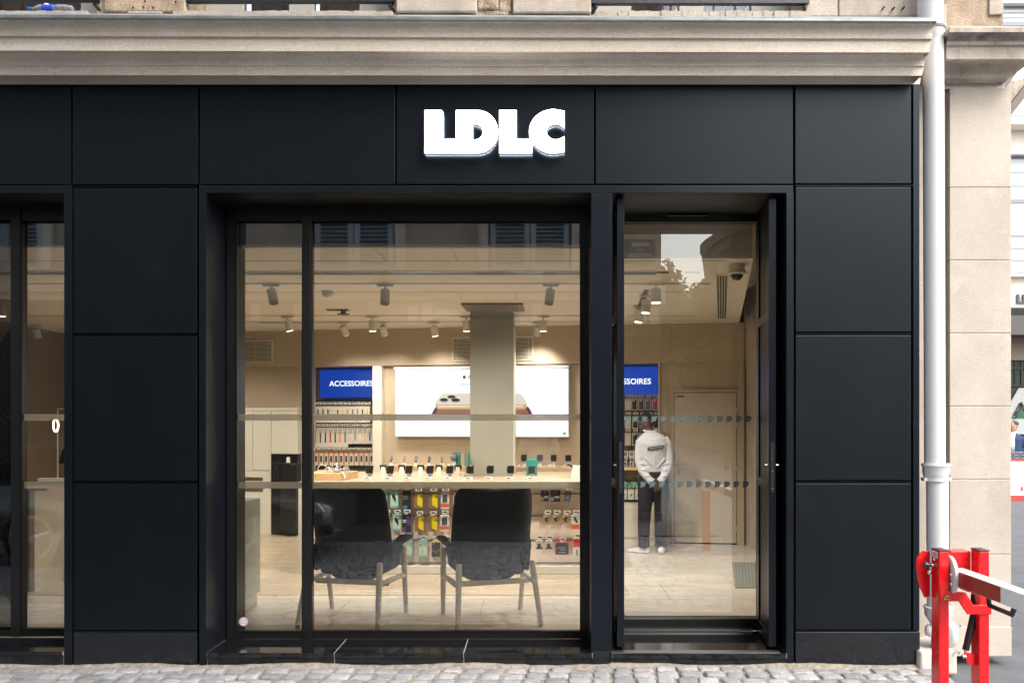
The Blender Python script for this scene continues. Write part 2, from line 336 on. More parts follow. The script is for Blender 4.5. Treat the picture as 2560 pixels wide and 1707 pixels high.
# ================================================================== GROUND
def ground():
    mb = MB(); mb.quad((-60,-60,-.06),(60,-60,-.06),(60,60,-.06),(-60,60,-.06))
    tag(obj('street_asphalt', mb, M['asphalt'], world=False), kind='structure')
    mb = MB(); mb.quad((-14,-6.6,-.006),(2.62,-6.6,-.006),(2.62,.02,-.006),(-14,.02,-.006))
    mb.quad((2.62,-6.6,-.012),(2.62,-6.6,-.1),(2.62,.02,-.1),(2.62,.02,-.012))
    tag(obj('joint_sand', mb, M['sand'], world=False, recalc=False), kind='structure')
    rnd = random.Random(3); mb = MB(); bm = mb.bm
    y = -.035; row = 0
    while y > -4.80:
        h = rnd.uniform(.105, .13); x = -13 if y < -1.2 else -6.2
        x += rnd.random()*.1
        while x < 2.6:
            w_ = rnd.uniform(.12, .165)
            gx = rnd.uniform(.010, .022); cx, cy = x + w_/2 + .02*math.sin(row*.9), y - h/2 + .012*math.sin(x*7) + .02*math.sin(x*1.3+1)
            a, b = (w_-gx)/2, (h-rnd.uniform(.010,.022))/2
            zz = rnd.uniform(-.006, .006) + .006*math.sin(x*2.1)
            if cy+b < -.012:
                n = 14; rg = []
                ph = rnd.uniform(-.12,.12); wob = [rnd.uniform(.88,1.06) for _ in range(n)]
                tx, ty = rnd.uniform(-.05,.05), rnd.uniform(-.05,.05)
                for s_, hz in ((1.0,-.02),(1.0,-.002),(.93,.0045),(.60,.0065)):
                    rr = []
                    for k in range(n):
                        t = 2*math.pi*k/n + .3
                        c, s = math.cos(t), math.sin(t)
                        px_ = a*s_*wob[k]*(abs(c)**.3)*(1 if c>0 else -1); py_ = b*s_*wob[k]*(abs(s)**.3)*(1 if s>0 else -1)
                        xr, yr = px_*math.cos(ph)-py_*math.sin(ph), px_*math.sin(ph)+py_*math.cos(ph)
                        rr.append((cx+xr, cy+yr, zz+hz+xr*tx+yr*ty+(rnd.uniform(-.0015,.0015) if hz>0 else 0)))
                    rg.append([bm.verts.new(p) for p in rr])
                for i in range(3):
                    for k in range(n): bm.faces.new([rg[i][k], rg[i][(k+1)%n], rg[i+1][(k+1)%n], rg[i+1][k]])
                bm.faces.new(rg[3])
            x += w_
        y -= h; row += 1
    o = obj('cobbled_pavement', mb, M['cobble'], world=False, smooth=True); tag(o, kind='structure')
    mb = MB(); mb.box(-14, 2.6, -6.6, -4.86, -.05, .02); tag(obj('sidewalk', mb, mat('dark_sidewalk', (.06,.06,.062), .8, var=.3, vscale=4), bevel=.01), kind='structure')
    # low mortar fillet where the cobbles meet the shopfront
    mb = MB(); rg = []
    for i in range(160):
        x = -6.2 + i*.0555; wv = .022+.012*math.sin(i*.7)+.006*rnd.random(); hh = .016+.009*math.sin(i*.31+1)+.006*rnd.random()
        rg.append([(x, .015, -.03), (x, .015, hh), (x, -.012, hh*.8), (x, -.03-wv, -.006), (x, -.03-wv, -.03)])
    mb.rings(rg)
    tag(obj('mortar_edge', mb, M['sand'], world=False, smooth=True), kind='structure')
ground()

# ================================================================== SHOPFRONT
SF = empty('shopfront', (-.2, .02, 0), 'black metal shopfront with large display windows and an open doorway under the stone cornice', 'shopfront')
def pp(name, rects, Yf, Yb, m, bevel=.002, parent=SF, label=None):
    for r in rects:
        mb = MB(); mb.pbox(*r, Yf, Yb); obj(name, mb, m, parent, bevel=bevel, label=label)
# backing
mb = MB()
mb.box(-7.5, 2.56, .045, .10, PZ(463,0), PZ(212,0)); mb.box(PX(176,0), PX(500,0), .045, .10, 0.0, PZ(460,0)); mb.box(PX(1984,0), 2.56, .045, .10, 0, PZ(460,0))
mb.box(2.50, 2.556, .10, .7, 0, PZ(212,0))
mb.box(-7.5, 2.5, .05, .7, PZ(212,0)+.002, PZ(200,0)+.04)
obj('backing_wall', mb, M['void'], SF)
for r in [(-900,214.5,176.5,461.5),(182,214.5,494,461.5),(500,214.5,987.5,461),(992,214,1484,460.5),(1489,213,1982.5,460),(1988,212,2278,459)]: pp('fascia_panel', [r], 0, .03, M['panel'], .003)
for r in [(184,470.5,492,833),(184,841,492,1201.5),(184,1209,492,1574)]: pp('cladding_panel', [r], 0, .03, M['panel'], .004)
for r in [(1989,468,2278,829.5),(1989,838,2278,1200),(1989,1208,2278,1573)]: pp('cladding_panel', [r], 0, .03, M['panel'], .004)
for r in [(184,1580,492,1664),(1989,1579,2300,1660)]: pp('plinth_slab', [r], -.004, .03, M['granite_dusty'], .003)
# thin ledge strips between panels
for a, c, b in [(184,492,466),(184,492,837.2),(184,492,1205.2),(184,492,1577),(1989,2298,464),(1989,2278,833.7),(1989,2278,1204),(1989,2298,1576)]:
    mb = MB(); mb.pbox(a, b-.9, c, b+.9, .004, .04); obj('joint_strip', mb, M['trim'], SF)
# corner edge strip at the right end
pp('corner_trim', [(2283,212,2299,1575)], .002, .4, M['trim'], .002)
# frames round the openings
mb = MB(); mb.pbox(160,463,180,1662,-.004,.05); obj('opening_trim', mb, M['trim'], SF, bevel=.002)
mb = MB(); mb.pbox(-900,464,159,483,-.004,.05); obj('opening_trim', mb, M['trim'], SF, bevel=.002)
mb = MB(); mb.pbox(498,463,514.5,1663,-.004,.05); obj('opening_trim', mb, M['trim'], SF, bevel=.002)
mb = MB(); mb.pbox(515,464,1983,482.5,-.004,.05); obj('opening_trim', mb, M['trim'], SF, bevel=.002)
mb = MB(); mb.pbox(1478,483,1530,1626,-.004,.05); obj('pier_plate', mb, M['trim'], SF, bevel=.002)
mb = MB(); mb.pbox(1481,1626.5,1526,1661,-.008,.05); obj('pier_base', mb, M['granite_dusty'], SF, bevel=.003)
mb = MB(); mb.pbox(1966,483,1984,1660,-.004,.05); obj('opening_trim', mb, M['trim'], SF, bevel=.002)
# reveals: side jambs and soffits
YG = .336; ZS = PZ(483,0); ZF = .05
def reveal(xa, xb, yb, z0=.06):
    for q_ in (xa-.03, xb): mb = MB(); mb.box(q_, q_+.03, .05, yb, z0, ZS+.03); obj('side_jamb', mb, M['trim'], SF)
    mb = MB(); mb.box(xa, xb, .05, yb, ZS, ZS+.03); obj('soffit', mb, M['frame'], SF)
reveal(PX(515,0), PX(1478,0), YG); reveal(PX(1530,0), PX(1966,0), .56); reveal(-7.4, PX(160,0), YG)
# pier body between window and door, wall above the ceiling line
mb = MB(); mb.box(PX(1478,0)+.032, PX(1530,0)-.032, .055, .56, 0, ZS); obj('pier_core', mb, M['void'], SF)
# display windows
def window(xa, xb, mull, z0, z1, stileL, stileR):
    # outer frame, mullion, bottom rail; xa..xb frame outer
    fr = MB()
    fr.box(xa, xa+stileL, YG, YG+.06, z0, z1); fr.box(xb-stileR, xb, YG, YG+.06, z0, z1)
    fr.box(xa+stileL, xb-stileR, YG, YG+.06, z1-.10, z1)
    fr.box(xa+stileL, xb-stileR, YG, YG+.06, z0, z0+.052)
    f = obj('window_frame', fr, M['frame'], SF, bevel=.002)
    bd = MB()   # slim bright bead round the glass
    for (p, q) in zip([xa+stileL]+[m_[1] for m_ in mull], [m_[0] for m_ in mull]+[xb-stileR]):
        bd.box(p, p+.006, YG-.006, YG+.01, z0+.052, z1-.1); bd.box(q-.006, q, YG-.006, YG+.01, z0+.052, z1-.1)
        bd.box(p+.006, q-.006, YG-.006, YG+.01, z0+.052, z0+.058); bd.box(p+.006, q-.006, YG-.006, YG+.01, z1-.106, z1-.1)
    obj('glazing_bead', bd, M['trim'], f)
    for a, b in mull:
        mb = MB(); mb.box(a, b, YG-.012, YG+.07, z0, z1); obj('mullion', mb, M['frame'], f, bevel=.002)
    for (p, q) in zip([xa+stileL]+[m_[1] for m_ in mull], [m_[0] for m_ in mull]+[xb-stileR]):
        g = MB(); y = YG+.030; g.quad((p,y,z0+.05),(q,y,z0+.05),(q,y,z1-.09),(p,y,z1-.09)); obj('pane', g, M['glass'], f, recalc=False)
        for za, zb in ((1051,1035),(1220.5,1204)):
            g = MB(); y2 = YG+.0335; g.quad((p,y2,PZ(za,y)),(q,y2,PZ(za,y)),(q,y2,PZ(zb,y)),(p,y2,PZ(zb,y))); obj('frosted_band', g, M['frost'], f, recalc=False)
zb0 = PZ(1596, YG); zb1 = ZS
window(PX(566,YG), PX(1471,YG), [(PX(757,YG), PX(778,YG))], zb0, zb1, PX(591,YG)-PX(566,YG), PX(1471,YG)-PX(1452,YG))
window(-6.2, PX(225,YG), [(PX(30,YG), PX(53,YG)), (PX(-500,YG), PX(-478,YG))], PZ(1590,YG), zb1, .1, .08)
# inner reveals and dark pocket above the ceiling
mb = MB()
mb.box(PX(590,YG+.06)-.10, PX(592,YG+.06), YG+.062, .56, 0, 2.93); obj('inner_jamb', mb, M['trim'], SF)
mb = MB(); mb.box(PX(1452,YG+.06), PX(1520,YG+.06), YG+.062, .54, 0, 2.93); obj('inner_jamb', mb, M['trim'], SF)
mb = MB(); mb.box(-6.85, PX(-478,YG)+.02, YG+.062, .5, 0, 2.93); obj('inner_wall', mb, M['wall_brown'], SF)
mb = MB(); mb.box(PX(160,0)-.02, PX(590,YG)-.12, YG+.062, .56, 0, 2.93); obj('inner_wall', mb, M['wall_brown'], SF)
# granite sills
gj = []
def sill(xs, top, lip, base, back=YG):
    for a, b in zip(xs[:-1], xs[1:]):
        g = .004
        mb = MB(); mb.box(PX(a,0)+g/2, PX(b,0)-g/2, -.012, back-.001, PZ(lip,0), PZ(top,0)); obj('sill_slab', mb, M['granite'], SF, bevel=.002)
        mb = MB(); mb.box(PX(a,0)+g/2, PX(b,0)-g/2, .0, .05, 0-.03, PZ(lip,0)-.002); obj('sill_riser', mb, M['granite_dusty'], SF, bevel=.002)
    mb = MB(); mb.box(PX(xs[0],0), PX(xs[-1],0), -.009, back-.004, PZ(lip,0)+.002, PZ(top,0)-.0015)
    mb.box(PX(xs[0],0), PX(xs[-1],0), .002, .05, -.03, PZ(lip,0)+.002)
    obj('grout_line', mb, M['grout'], SF)
sill([518,836.5,1159.5,1481], 1630, 1643, 1663)
sill([-900,-200,159], 1627, 1636, 1662)
sill([1530,1966], 1631, 1644, 1660, .56)
# metal tracks on the door sill
mb = MB()
for i in range(3): mb.box(PX(1532,0), PX(1950,0), -.006+i*.022, .004+i*.022, PZ(1631,0), PZ(1631,0)+.005)
obj('threshold_track', mb, M['steel'], SF)
# entrance: rails and frame round the sliding glass
YD = .56
mb = MB()
xa, xb = PX(1530,0), PX(1966,0)
mb.box(xa-.03, xb+.03, YD, YD+.08, PZ(555,YD), ZS+.06)
mb.box(xa, xb, YD, YD+.10, PZ(1631,0)+.004, PZ(1546,YD))
mb.box(xa-.03, xa+.01, YD, YD+.08, .0, ZS); mb.box(PX(1897,YD), xb+.05, YD, YD+.08, .0, ZS)
obj('door_frame', mb, M['frame'], SF, bevel=.002)
mb = MB(); mb.box(xa, PX(1880,YD), YD-.02, YD-.004, PZ(1571,YD)-.01, PZ(1569,YD)); obj('floor_guide', mb, M['steel'], SF)
sd = MB(); zt = PZ(556,YD); zb = PZ(1545,YD)
sd.quad((xa+.01,YD+.03,zb),(PX(1897,YD),YD+.03,zb),(PX(1897,YD),YD+.03,zt),(xa+.01,YD+.03,zt))
dg_ = obj('sliding_glass', sd, M['door_glass'], SF, recalc=False)
mb = MB(); mb.prism([(PX(1660,YD),PZ(540,YD)),(PX(1770,YD),PZ(540,YD)),(PX(1764,YD),PZ(545,YD)),(PX(1664,YD),PZ(545,YD))], 'y', YD-.05, YD-.002)
obj('motion_sensor', mb, M['blackgloss'], SF, bevel=.004)
# row of flag shaped safety stickers on the door glass
stk = mat('sticker_teal', (.06, .115, .13), .6); stkl = mat('sticker_line', (.22, .28, .28), .6)
def flags(y, xs):
    for px in xs:
        a = MB(); b = MB(); yy = YD+.026
        def q(u, v): return (PX(px+u, YD+.03), PZ(y+v, YD+.03))
        a.prism([q(-8,-8),(q(3,-8)),q(3.5,-6.5),q(7,-6),q(5.5,0),q(3,2),q(2,5.5),q(-3,5.5),q(-7.5,9)], 'y', yy, yy+.0015)
        o = obj('safety_sticker', a, stk, dg_)
        b.prism([q(-5,-.6),q(4,-5.4),q(5,-4.6),q(-3,-.2),q(4,3),q(3,4)], 'y', yy-.001, yy-.0003); obj('sticker_mark', b, stkl, o)
flags(1048, [1565+23.6*i for i in range(14)]); flags(1211, [1562+23.3*i for i in range(14)])
# round sticker low on the window
mb = MB(); c = P(609,1553,YG+.03); mb.lathe([(.0325,c.y-.0035),(.0325,c.y-.0020)], (c.x,0,c.z), 28, 'y'); st_ = obj('round_sticker', mb, mat('sticker_white',(.7,.72,.78),.5), SF)
mb = MB(); mb.lathe([(.0325,0),(.0325,.0012)], (0,0,0), 28, 'y')
rg = MB(); 
for k in range(28):
    a, b = 2*math.pi*k/28, 2*math.pi*(k+1)/28
    rg.quad(*[(c.x+r*math.cos(t), c.y-.0042, c.z+r*math.sin(t)) for r, t in ((.027,a),(.031,a),(.031,b),(.027,b))])
mb.bm.free(); obj('sticker_ring', rg, mat('sticker_red',(.6,.12,.15),.5), st_, recalc=False)
for i, (tx, sz) in enumerate((('LIVRAISON',.011),('24H / 24 7J / 7',.008),('OUVERT',.012))):
    obj('sticker_text', text_at(tx, sz, (c.x, c.y-.0045, c.z+.012-i*.011), 0, .0004), mat('sticker_ink',(.08,.1,.35),.5), st_)

# folded security door leaves
def leaf(name, near, far, label, handle_side):
    th = .05
    d = Vector((far[0]-near[0], far[1]-near[1], 0)); L = d.length; ang = math.atan2(d.y, d.x)
    e = empty(name, (near[0], near[1], PZ(1616,.07)), label, 'door', 'security door leaves of the entrance', rz=ang)
    H = PZ(497,.07)-PZ(1616,.07)
    mb = MB(); mb.box(0, .05, -th/2, th/2, 0, H); mb.box(L-.05, L, -th/2, th/2, 0, H)
    mb.box(.05, L-.05, -th/2, th/2, H-.06, H); mb.box(.05, L-.05, -th/2, th/2, 0, .08)
    for z in (1.07, 2.23): mb.box(.05, L-.05, -th/2, th/2, z, z+.06)
    obj('leaf_frame', mb, M['trim'], e, bevel=.002, world=False)
    mb = MB(); n = 9
    for i in range(n):
        a = .055+(L-.11)*i/n
        mb.box(a, a+(L-.11)/n*.72, -.014, .014, .085, H-.065)
    obj('grille_bars', mb, M['frame'], e, world=False)
    mb = MB(); mb.box(-.004, .0, -.012, .012, 1.05, 1.40); lk = obj('lock_plate', mb, M['iron'], e, world=False)
    mb = MB()
    for z in (1.08, 1.28, 1.20): mb.lathe([(.005,-.008),(.005,-.0042)], (0,0,z), 10, 'x')
    mb.lathe([(.009,-.045),(.009,.045)], (.03,0,1.24), 12, 'y'); obj('lock_cylinder', mb, M['chrome'], lk, world=False)
    return e
leaf('security_door', (PX(1551.5,.07),.07), (PX(1536,.5),.535), 'black barred security leaf folded open against the pier, left of the doorway', 1)
leaf('security_door', (PX(1931,.07),.07), (1.655,.535), 'black barred security leaf folded open at the right jamb of the doorway', -1)

# ================================================================== SIGN LETTERS (polygons measured on the sign face)
SG = empty('shop_sign', (PX(1236,-.04), -.015, PZ(330,-.04)), 'glowing white block letters LDLC on the black fascia', 'sign')
def letter(polys, name='letter'):
    mb = MB(); sd = MB()
    yf, yb = -.062, -.014
    for outer in polys:
        pts = [(PX(a, yf), PZ(b, yf)) for a, b in outer]
        A = [mb.bm.verts.new((x, yf, z)) for x, z in pts]; mb.bm.faces.new(A)
        n = len(pts)
        for i in range(n):
            (x0, z0), (x1, z1) = pts[i], pts[(i+1) % n]
            sd.quad((x0,yf,z0),(x1,yf,z1),(x1,yb,z1),(x0,yb,z0))
        bk_ = MB(); bk_.bm.faces.new([bk_.bm.verts.new((x, yb+.0005, z)) for x, z in pts])
    o = obj(name, mb, M['letter'], SG, recalc=False); obj('halo_back', bk_, M['halo'], o, recalc=False); obj('letter_side', sd, M['letter_side'], o, recalc=False)
def cx2(x): return 640+x/3.672
def cx3(x): return 1280+x/3.672
def cy(y): return y/3.672
def arc(cx, cy_, rx, ry, a0, a1, n=14): return [(cx+rx*math.cos(R(a0+(a1-a0)*i/n)), cy_-ry*math.sin(R(a0+(a1-a0)*i/n))) for i in range(n+1)]
Ytop, Ybot = cy(1013), cy(1408)
letter([[(cx2(1547),Ytop),(cx2(1705),Ytop),(cx2(1720),cy(1035)),(cx2(1720),cy(1275)),(cx2(1835),cy(1275)),(cx2(1835),Ybot),(cx2(1547),Ybot)]])
# D: outer with the counter joined by a bridge so that the hole stays open
Do = [(cx2(1836),Ytop)] + arc(cx2(2035), (Ytop+Ybot)/2, (2222-2035)/3.672, (Ybot-Ytop)/2, 90, -90, 22) + [(cx2(1836),Ybot),(cx2(1836),cy(1215))]
Dc = [(cx2(1990),cy(1215)),(cx2(1990),cy(1284))] + arc(cx2(2003), cy(1212), 80/3.672, 72/3.672, -90, 90, 14) + [(cx2(1990),cy(1140)),(cx2(1990),cy(1214.5)),(cx2(1836),cy(1214.5))]
letter([Do + Dc])
letter([[(cx2(2233),Ytop),(cx3(42),Ytop),(cx3(42),cy(1275)),(cx3(166),cy(1275)),(cx3(186),cy(1318)),(cx3(186),Ybot),(cx2(2233),Ybot)]])
Cc = (cx3(372), cy(1207))
Co = [(cx3(482), cy(1020))] + arc(cx3(385), cy(1207.5), 228/3.672, 204/3.672, 90, 270, 30)[0:] + [(cx3(482), cy(1397))]
Ci = [(cx3(482), cy(1252))] + arc(cx3(402), cy(1212), 84/3.672, 70/3.672, -50, -310, 22) + [(cx3(482), cy(1182))]
letter([Co + Ci])

# ================================================================== STONE BUILDING ABOVE
SB = empty('stone_building', (0, .2, 3.8), 'old cut stone upper storey with moulded cornice above the black shopfront', 'building')
prof = [ # (Y, photo row at mid, right end px, tilt)
 (.03,212,2298,0),(-.0,211.5,2299,0),(-.001,205,2301,0),(-.003,160,2302,.1),(-.072,160,2303,.1),(-.086,187,2304,.1),(-.115,189.2,2305,.15),(-.118,172,2309,.2),(-.120,166.5,2309,.2),(-.132,164,2310,.2),(-.135,158,2311,.25),(-.141,150,2312,.3),
 (-.156,141,2317,.4),(-.168,136,2318,.4),(-.168,134.5,2318,.4),(-.22,131,2323,.5),(-.228,129.5,2324,.5),(-.232,99,2328,.7),(-.238,98,2328,.7),(-.238,95.5,2329,.7),(-.25,94,2330,.75),(-.252,86.5,2331,.75),(-.25,84.5,2331,.8),
 (-.253,78,2331,.8),(-.259,70,2332,.85),(-.268,63,2334,.9),(-.276,58,2335,.95),(-.282,56,2336,1),(-.284,50,2337,1),(-.1,49,2337,1),(.2,49,2337,1)]
def profile_mesh(pf, x0, name, m, ye=None, smooth=False, parent=SB):
    mb = MB(); L = []; Rr = []
    ns = 40
    cols = []
    for i in range(ns+1):
        col = []
        for (Y, py, ex, t) in pf:
            xe = PX(ex, Y); x = x0 + (xe-x0)*i/ns; z = PZ(py, Y) - .0042*t*(x+.17)
            col.append(mb.bm.verts.new((x, Y, z)))
        cols.append(col)
    for i in range(ns):
        for j in range(len(pf)-1): mb.bm.faces.new([cols[i][j], cols[i+1][j], cols[i+1][j+1], cols[i][j+1]])
    # the short return at the right end
    e = cols[-1]; b = [mb.bm.verts.new((v.co.x, .4, v.co.z)) for v in e]
    for j in range(len(pf)-1): mb.bm.faces.new([e[j], b[j], b[j+1], e[j+1]])
    return obj(name, mb, m, parent, smooth=smooth, angle=28)
profile_mesh(prof, -7.5, 'cornice', M['cornice'])
profile_mesh([(-.29,50,2339,1),(-.318,51,2342,1),(-.322,49,2344,1),(-.324,43,2346,1),(-.315,42,2345,1),(.2,38,2337,1)], -7.5, 'zinc_flashing', M['zinc'], smooth=False)
# wall above: piers, sills, french windows, railings
WY = .15
ztop = 9.0; zw = PZ(60, WY)
def wx(px): return PX(px, WY)
opens = [(wx(-560), wx(240)), (wx(468), wx(975)), (wx(1490), wx(2008))]
rb = stone_mat('rubble_stone', (.50,.41,.31), (.20,.14,.10), streak=.2, stain=(.12,.08,.06), vs=16, bump=1.0, seed=21, fine=.3)
for (a, b, m) in [(wx(240), wx(468), 'oldstone'), (wx(975), wx(1490), 'oldstone2'), (wx(2008), wx(2300), 'oldstone2')]:
    mb = MB(); mb.box(a, b, WY, WY+.45, zw-.15, 6.6); obj('wall_pier', mb, M[m], SB, bevel=.008)
mb = MB(); mb.box(-8, wx(2300), WY, WY+.45, 6.62, ztop); obj('upper_wall', mb, M['oldstone2'], SB)
def block(a, b, y1, proud, m, y0=-600, nm='stone_block'):
    mb = MB(); mb.pbox(a, y0, b, y1, WY-proud, WY+.01)
    o = obj(nm, mb, m, SB, bevel=.012, seg=3); return o
block(259,462,30,.05,M['oldstone']); block(990,1192,30,.05,M['oldstone2']); block(1282,1478,32,.05,M['oldstone2'])
block(1194,1246,24,.02,rb); block(1248,1280,30,.015,rb,nm='rubble_infill'); block(1212,1272,39,.01,rb,26,nm='rubble_infill')
block(2013,2095,42,.02,M['oldstone2']); block(2097,2298,42,.016,M['oldstone2'])
for (x, y) in ((2210,19),(2235,20),(2260,19),(333,20),(359,19),(384,20),(363,4),(440,6)): mb = MB(); mb.lathe([(.006,WY-.056),(.006,WY-.02)], (PX(x,WY-.05),0,PZ(y,WY-.05)), 8, 'y'); obj('anchor_hole', mb, M['void'], SB)
for a, b in ((-560,246),(455,990),(1488,2012)):
    mb = MB(); n = 40; rr = random.Random(int(b))
    for i in range(n):
        x0, x1 = wx(a)+(wx(b)-wx(a))*i/n, wx(a)+(wx(b)-wx(a))*(i+1)/n
        mb.box(x0, x1, WY-.14+rr.uniform(-.006,.006), WY+.5, PZ(60,WY-.14), PZ(28+rr.uniform(-.8,.8),WY-.14))
    obj('window_sill', mb, M['oldstone2'], SB)
gf = mat('grey_window_paint', (.42,.42,.39), .5)
lace = mat('lace_curtain', (.62,.64,.72), .9, var=.3, vscale=9); lace2 = mat('brown_curtain', (.30,.17,.10), .9, var=.5, vscale=7)
for k, (a, b) in enumerate(opens):
    e = WY+.30
    mb = MB(); z0 = PZ(28, WY-.14)
    c = (a+b)/2
    xs = [a+.12, a+.30, c-.16, c-.02, c+.02+.14, b-.30, b-.12]
    mb.box(a, a+.28, e, e+.07, z0, 6.6); mb.box(b-.28, b, e, e+.07, z0, 6.6); mb.box(c-.09, c+.09, e-.01, e+.07, z0, 6.6)
    mb.box(a+.28, c-.09, e, e+.06, z0, z0+.045); mb.box(c+.09, b-.28, e, e+.06, z0, z0+.045)
    wf = obj('window_frame', mb, gf, SB, bevel=.006)
    for (p, q, mm) in ((a+.28, c-.09, 0), (c+.09, b-.28, 1)):
        g = MB(); g.quad((p,e+.03,z0),(q,e+.03,z0),(q,e+.03,6.6),(p,e+.03,6.6)); obj('pane', g, M['glass_plain'], wf, recalc=False)
        g = MB(); g.box(p, q, e+.16, e+.19, z0-.1, 6.6); obj('curtain', g, (M['darkbrown'] if (k, mm) == (1, 0) else lace2 if (k, mm) in ((1,1),(2,0),(0,1)) else lace), wf)
    # scrolled iron railing: bottom rail, feet, scrolls
    yr = WY-.02
    mb = MB(); xr0, xr1 = (a-.03, b+.03)
    zr = PZ(10.5, yr) - (0.004*(a+b)/2)
    mb.box(xr0, xr1, yr-.02, yr+.02, zr, zr+.045); mb.box(xr0, xr1, yr-.02, yr+.02, zr+.9, zr+.94)
    for s_, x in ((1, xr0), (-1, xr1)): mb.tube([(x+s_*.01, yr, zr+.02), (x+s_*.03, yr, zr-.02), (x+s_*.0, yr+.03, zr-.055), (x-s_*.02, yr+.10, zr-.06)], .012, 8)
    n = max(6, int((xr1-xr0)/.16))
    for i in range(n):
        x = xr0+(xr1-xr0)*(i+.5)/n
        mb.tube([(x+.07*math.cos(t), yr, zr+.15+.10*math.sin(t)) for t in [R(20*j) for j in range(19)]], .008, 6)
        mb.box(x-.006+.08, x+.006+.08, yr-.006, yr+.006, zr+.04, zr+.9)
    obj('iron_railing', mb, M['iron'], SB)
    # printed discs of the window film seen behind the glass
    if k == 2:
        fm = mat('film_circle', (.25,.22,.42), .6); mb = MB()
        for (px, py, r) in ((1660,42,30),(1745,48,28),(1842,40,36),(1775,44,14)):
            cc = P(px, py, e+.13)
            rr_ = r/F*(D+e)
            for w0, w1 in ((.96,.86),(.72,.66)):
                for j in range(30):
                    t0, t1 = 2*math.pi*j/30, 2*math.pi*(j+1)/30
                    mb.quad(*[(cc.x+rr_*w_*math.cos(t), cc.y, cc.z+rr_*w_*math.sin(t)) for w_, t in ((w0,t0),(w1,t0),(w1,t1),(w0,t1))])
        obj('window_film', mb, fm, wf, recalc=False)
# vent grille under the first pier
gr = MB(); a, b = P(320,30,.02), P(403,38.5,.02)
gr.box(a.x, b.x, .02, .04, b.z, b.z+.005); gr.box(a.x, b.x, .02, .04, a.z-.004, a.z)
n = 10
for i in range(n):
    x0 = a.x+(b.x-a.x)*i/n; w_ = (b.x-a.x)/n; h_ = a.z-b.z-.009
    for s_ in (1, -1):
        x1, x2 = (x0, x0+w_) if s_ > 0 else (x0+w_, x0)
        gr.tube([(x1, .03, b.z+.005), (x2, .03, a.z-.004)], .0028, 5)
gb = empty('air_grille', ((a.x+b.x)/2, .04, b.z), 'small pale lattice air grille standing on the cornice under the stone block', 'grille')
obj('lattice', gr, M['paper'], gb)
mb = MB(); mb.box(a.x, b.x, .045, .05, b.z, a.z); obj('grille_back', mb, M['void'], gb)

# plastic bottle lying on the sill
def bottle():
    zc = PZ(28, WY-.14)+.031; x0 = PX(184,WY-.1); x1 = PX(71,WY-.1); L = x0-x1
    e = empty('plastic_bottle', ((x0+x1)/2, WY-.1, zc-.031), 'clear plastic drink bottle with blue label and cap lying on the stone sill', 'bottle')
    y = WY-.1
    pr = [(.001,0),(.018,.002),(.026,.01),(.024,.03),(.030,.045),(.031,.10),(.028,.115),(.031,.125),(.031,.20),(.029,.22),(.020,.245),(.012,.262),(.0115,.275)]
    k = L/.295
    mb = MB(); mb.lathe([(r, x0 - h*k) for r, h in pr], (0, y, zc), 22, 'x')
    pm = bpy.data.materials.new('clear_plastic'); pm.use_nodes = True; b_ = pm.node_tree.nodes['Principled BSDF']
    b_.inputs['Transmission Weight'].default_value = .85; b_.inputs['Roughness'].default_value = .12; b_.inputs['Base Color'].default_value = (.8,.8,.92,1); b_.inputs['IOR'].default_value = 1.25
    o = obj('bottle_body', mb, pm, e, smooth=True)
    mb = MB(); mb.lathe([(.0316, x0-.125*k),(.0316, x0-.195*k)], (0,y,zc), 22, 'x'); lb = obj('bottle_label', mb, plain('label_blue', (.01,.06,.5), .4), e, smooth='auto')
    mb = MB(); mb.ball((x0-.168*k, y-.014, zc+.022), .016, 1.3, .9, .7); obj('label_emblem', mb, plain('label_white', (.75,.7,.75), .5), lb, smooth=True)
    mb = MB(); mb.lathe([(.015, x0-.272*k),(.016, x0-.292*k),(.014,x0-.296*k)], (0,y,zc), 18, 'x'); obj('bottle_cap', mb, plain('cap_blue', (.01,.12,.42), .4), e, smooth='auto')
bottle()

# ================================================================== RIGHT HAND BUILDING
RB = empty('corner_building', (2.95, .5, 0), 'pale limestone corner pilaster with moulded entablature beside the white pipe', 'building')
YP = .22
courses = [220,468.5,650,832.5,1015,1197.5,1385,1565]
for i in range(len(courses)-1):
    mb = MB(); mb.pbox(2374.5, courses[i]+.7, 2528, courses[i+1]-.7, YP, YP+.55); obj('stone_block', mb, M['pilaster'], RB, bevel=.004)
mb = MB(); mb.pbox(2376, 221, 2526, 1564, YP+.006, YP+.5); obj('joint_core', mb, stone_mat('joint_mortar', (.62,.54,.45),(.5,.42,.34)), RB)
mb = MB(); mb.box(2.7, 3.27, .82, 9, -.05, 9); obj('side_wall', mb, M['pilaster'], RB)
mb = MB(); mb.pbox(2374, 1566, 2530, 1640, YP-.02, YP+.55); obj('base_block', mb, M['pilaster'], RB, bevel=.006)
mb = MB(); mb.box(2.575, PX(2376,YP), YP+.05, YP+.5, -.05, 4.6); obj('recessed_wall', mb, M['pilaster'], RB)
mb = MB(); mb.pbox(2357, 206, 2512, 222, YP+.02, YP+.55); obj('capital_neck', mb, M['cornice'], RB)
ent = [(.20,207,2510,2356),(.195,203,2516,2356),(.16,196,2518,2356),(.15,184,2533,2356),(.147,180,2535,2356),(.142,174,2540,2358),(.13,162,2552,2362),(.10,158,2553,2362),(.02,153,2600,2363),(.01,150,2600,2364),(0,148,2600,2365),(-.01,115,2600,2367),(-.03,112,2600,2368),(-.03,104,2600,2368),(-.035,103,2600,2370),(-.05,92,2600,2370),(-.08,82,2600,2372),(-.10,81,2600,2374),(-.105,69,2600,2374),(.5,66,2600,2380)]
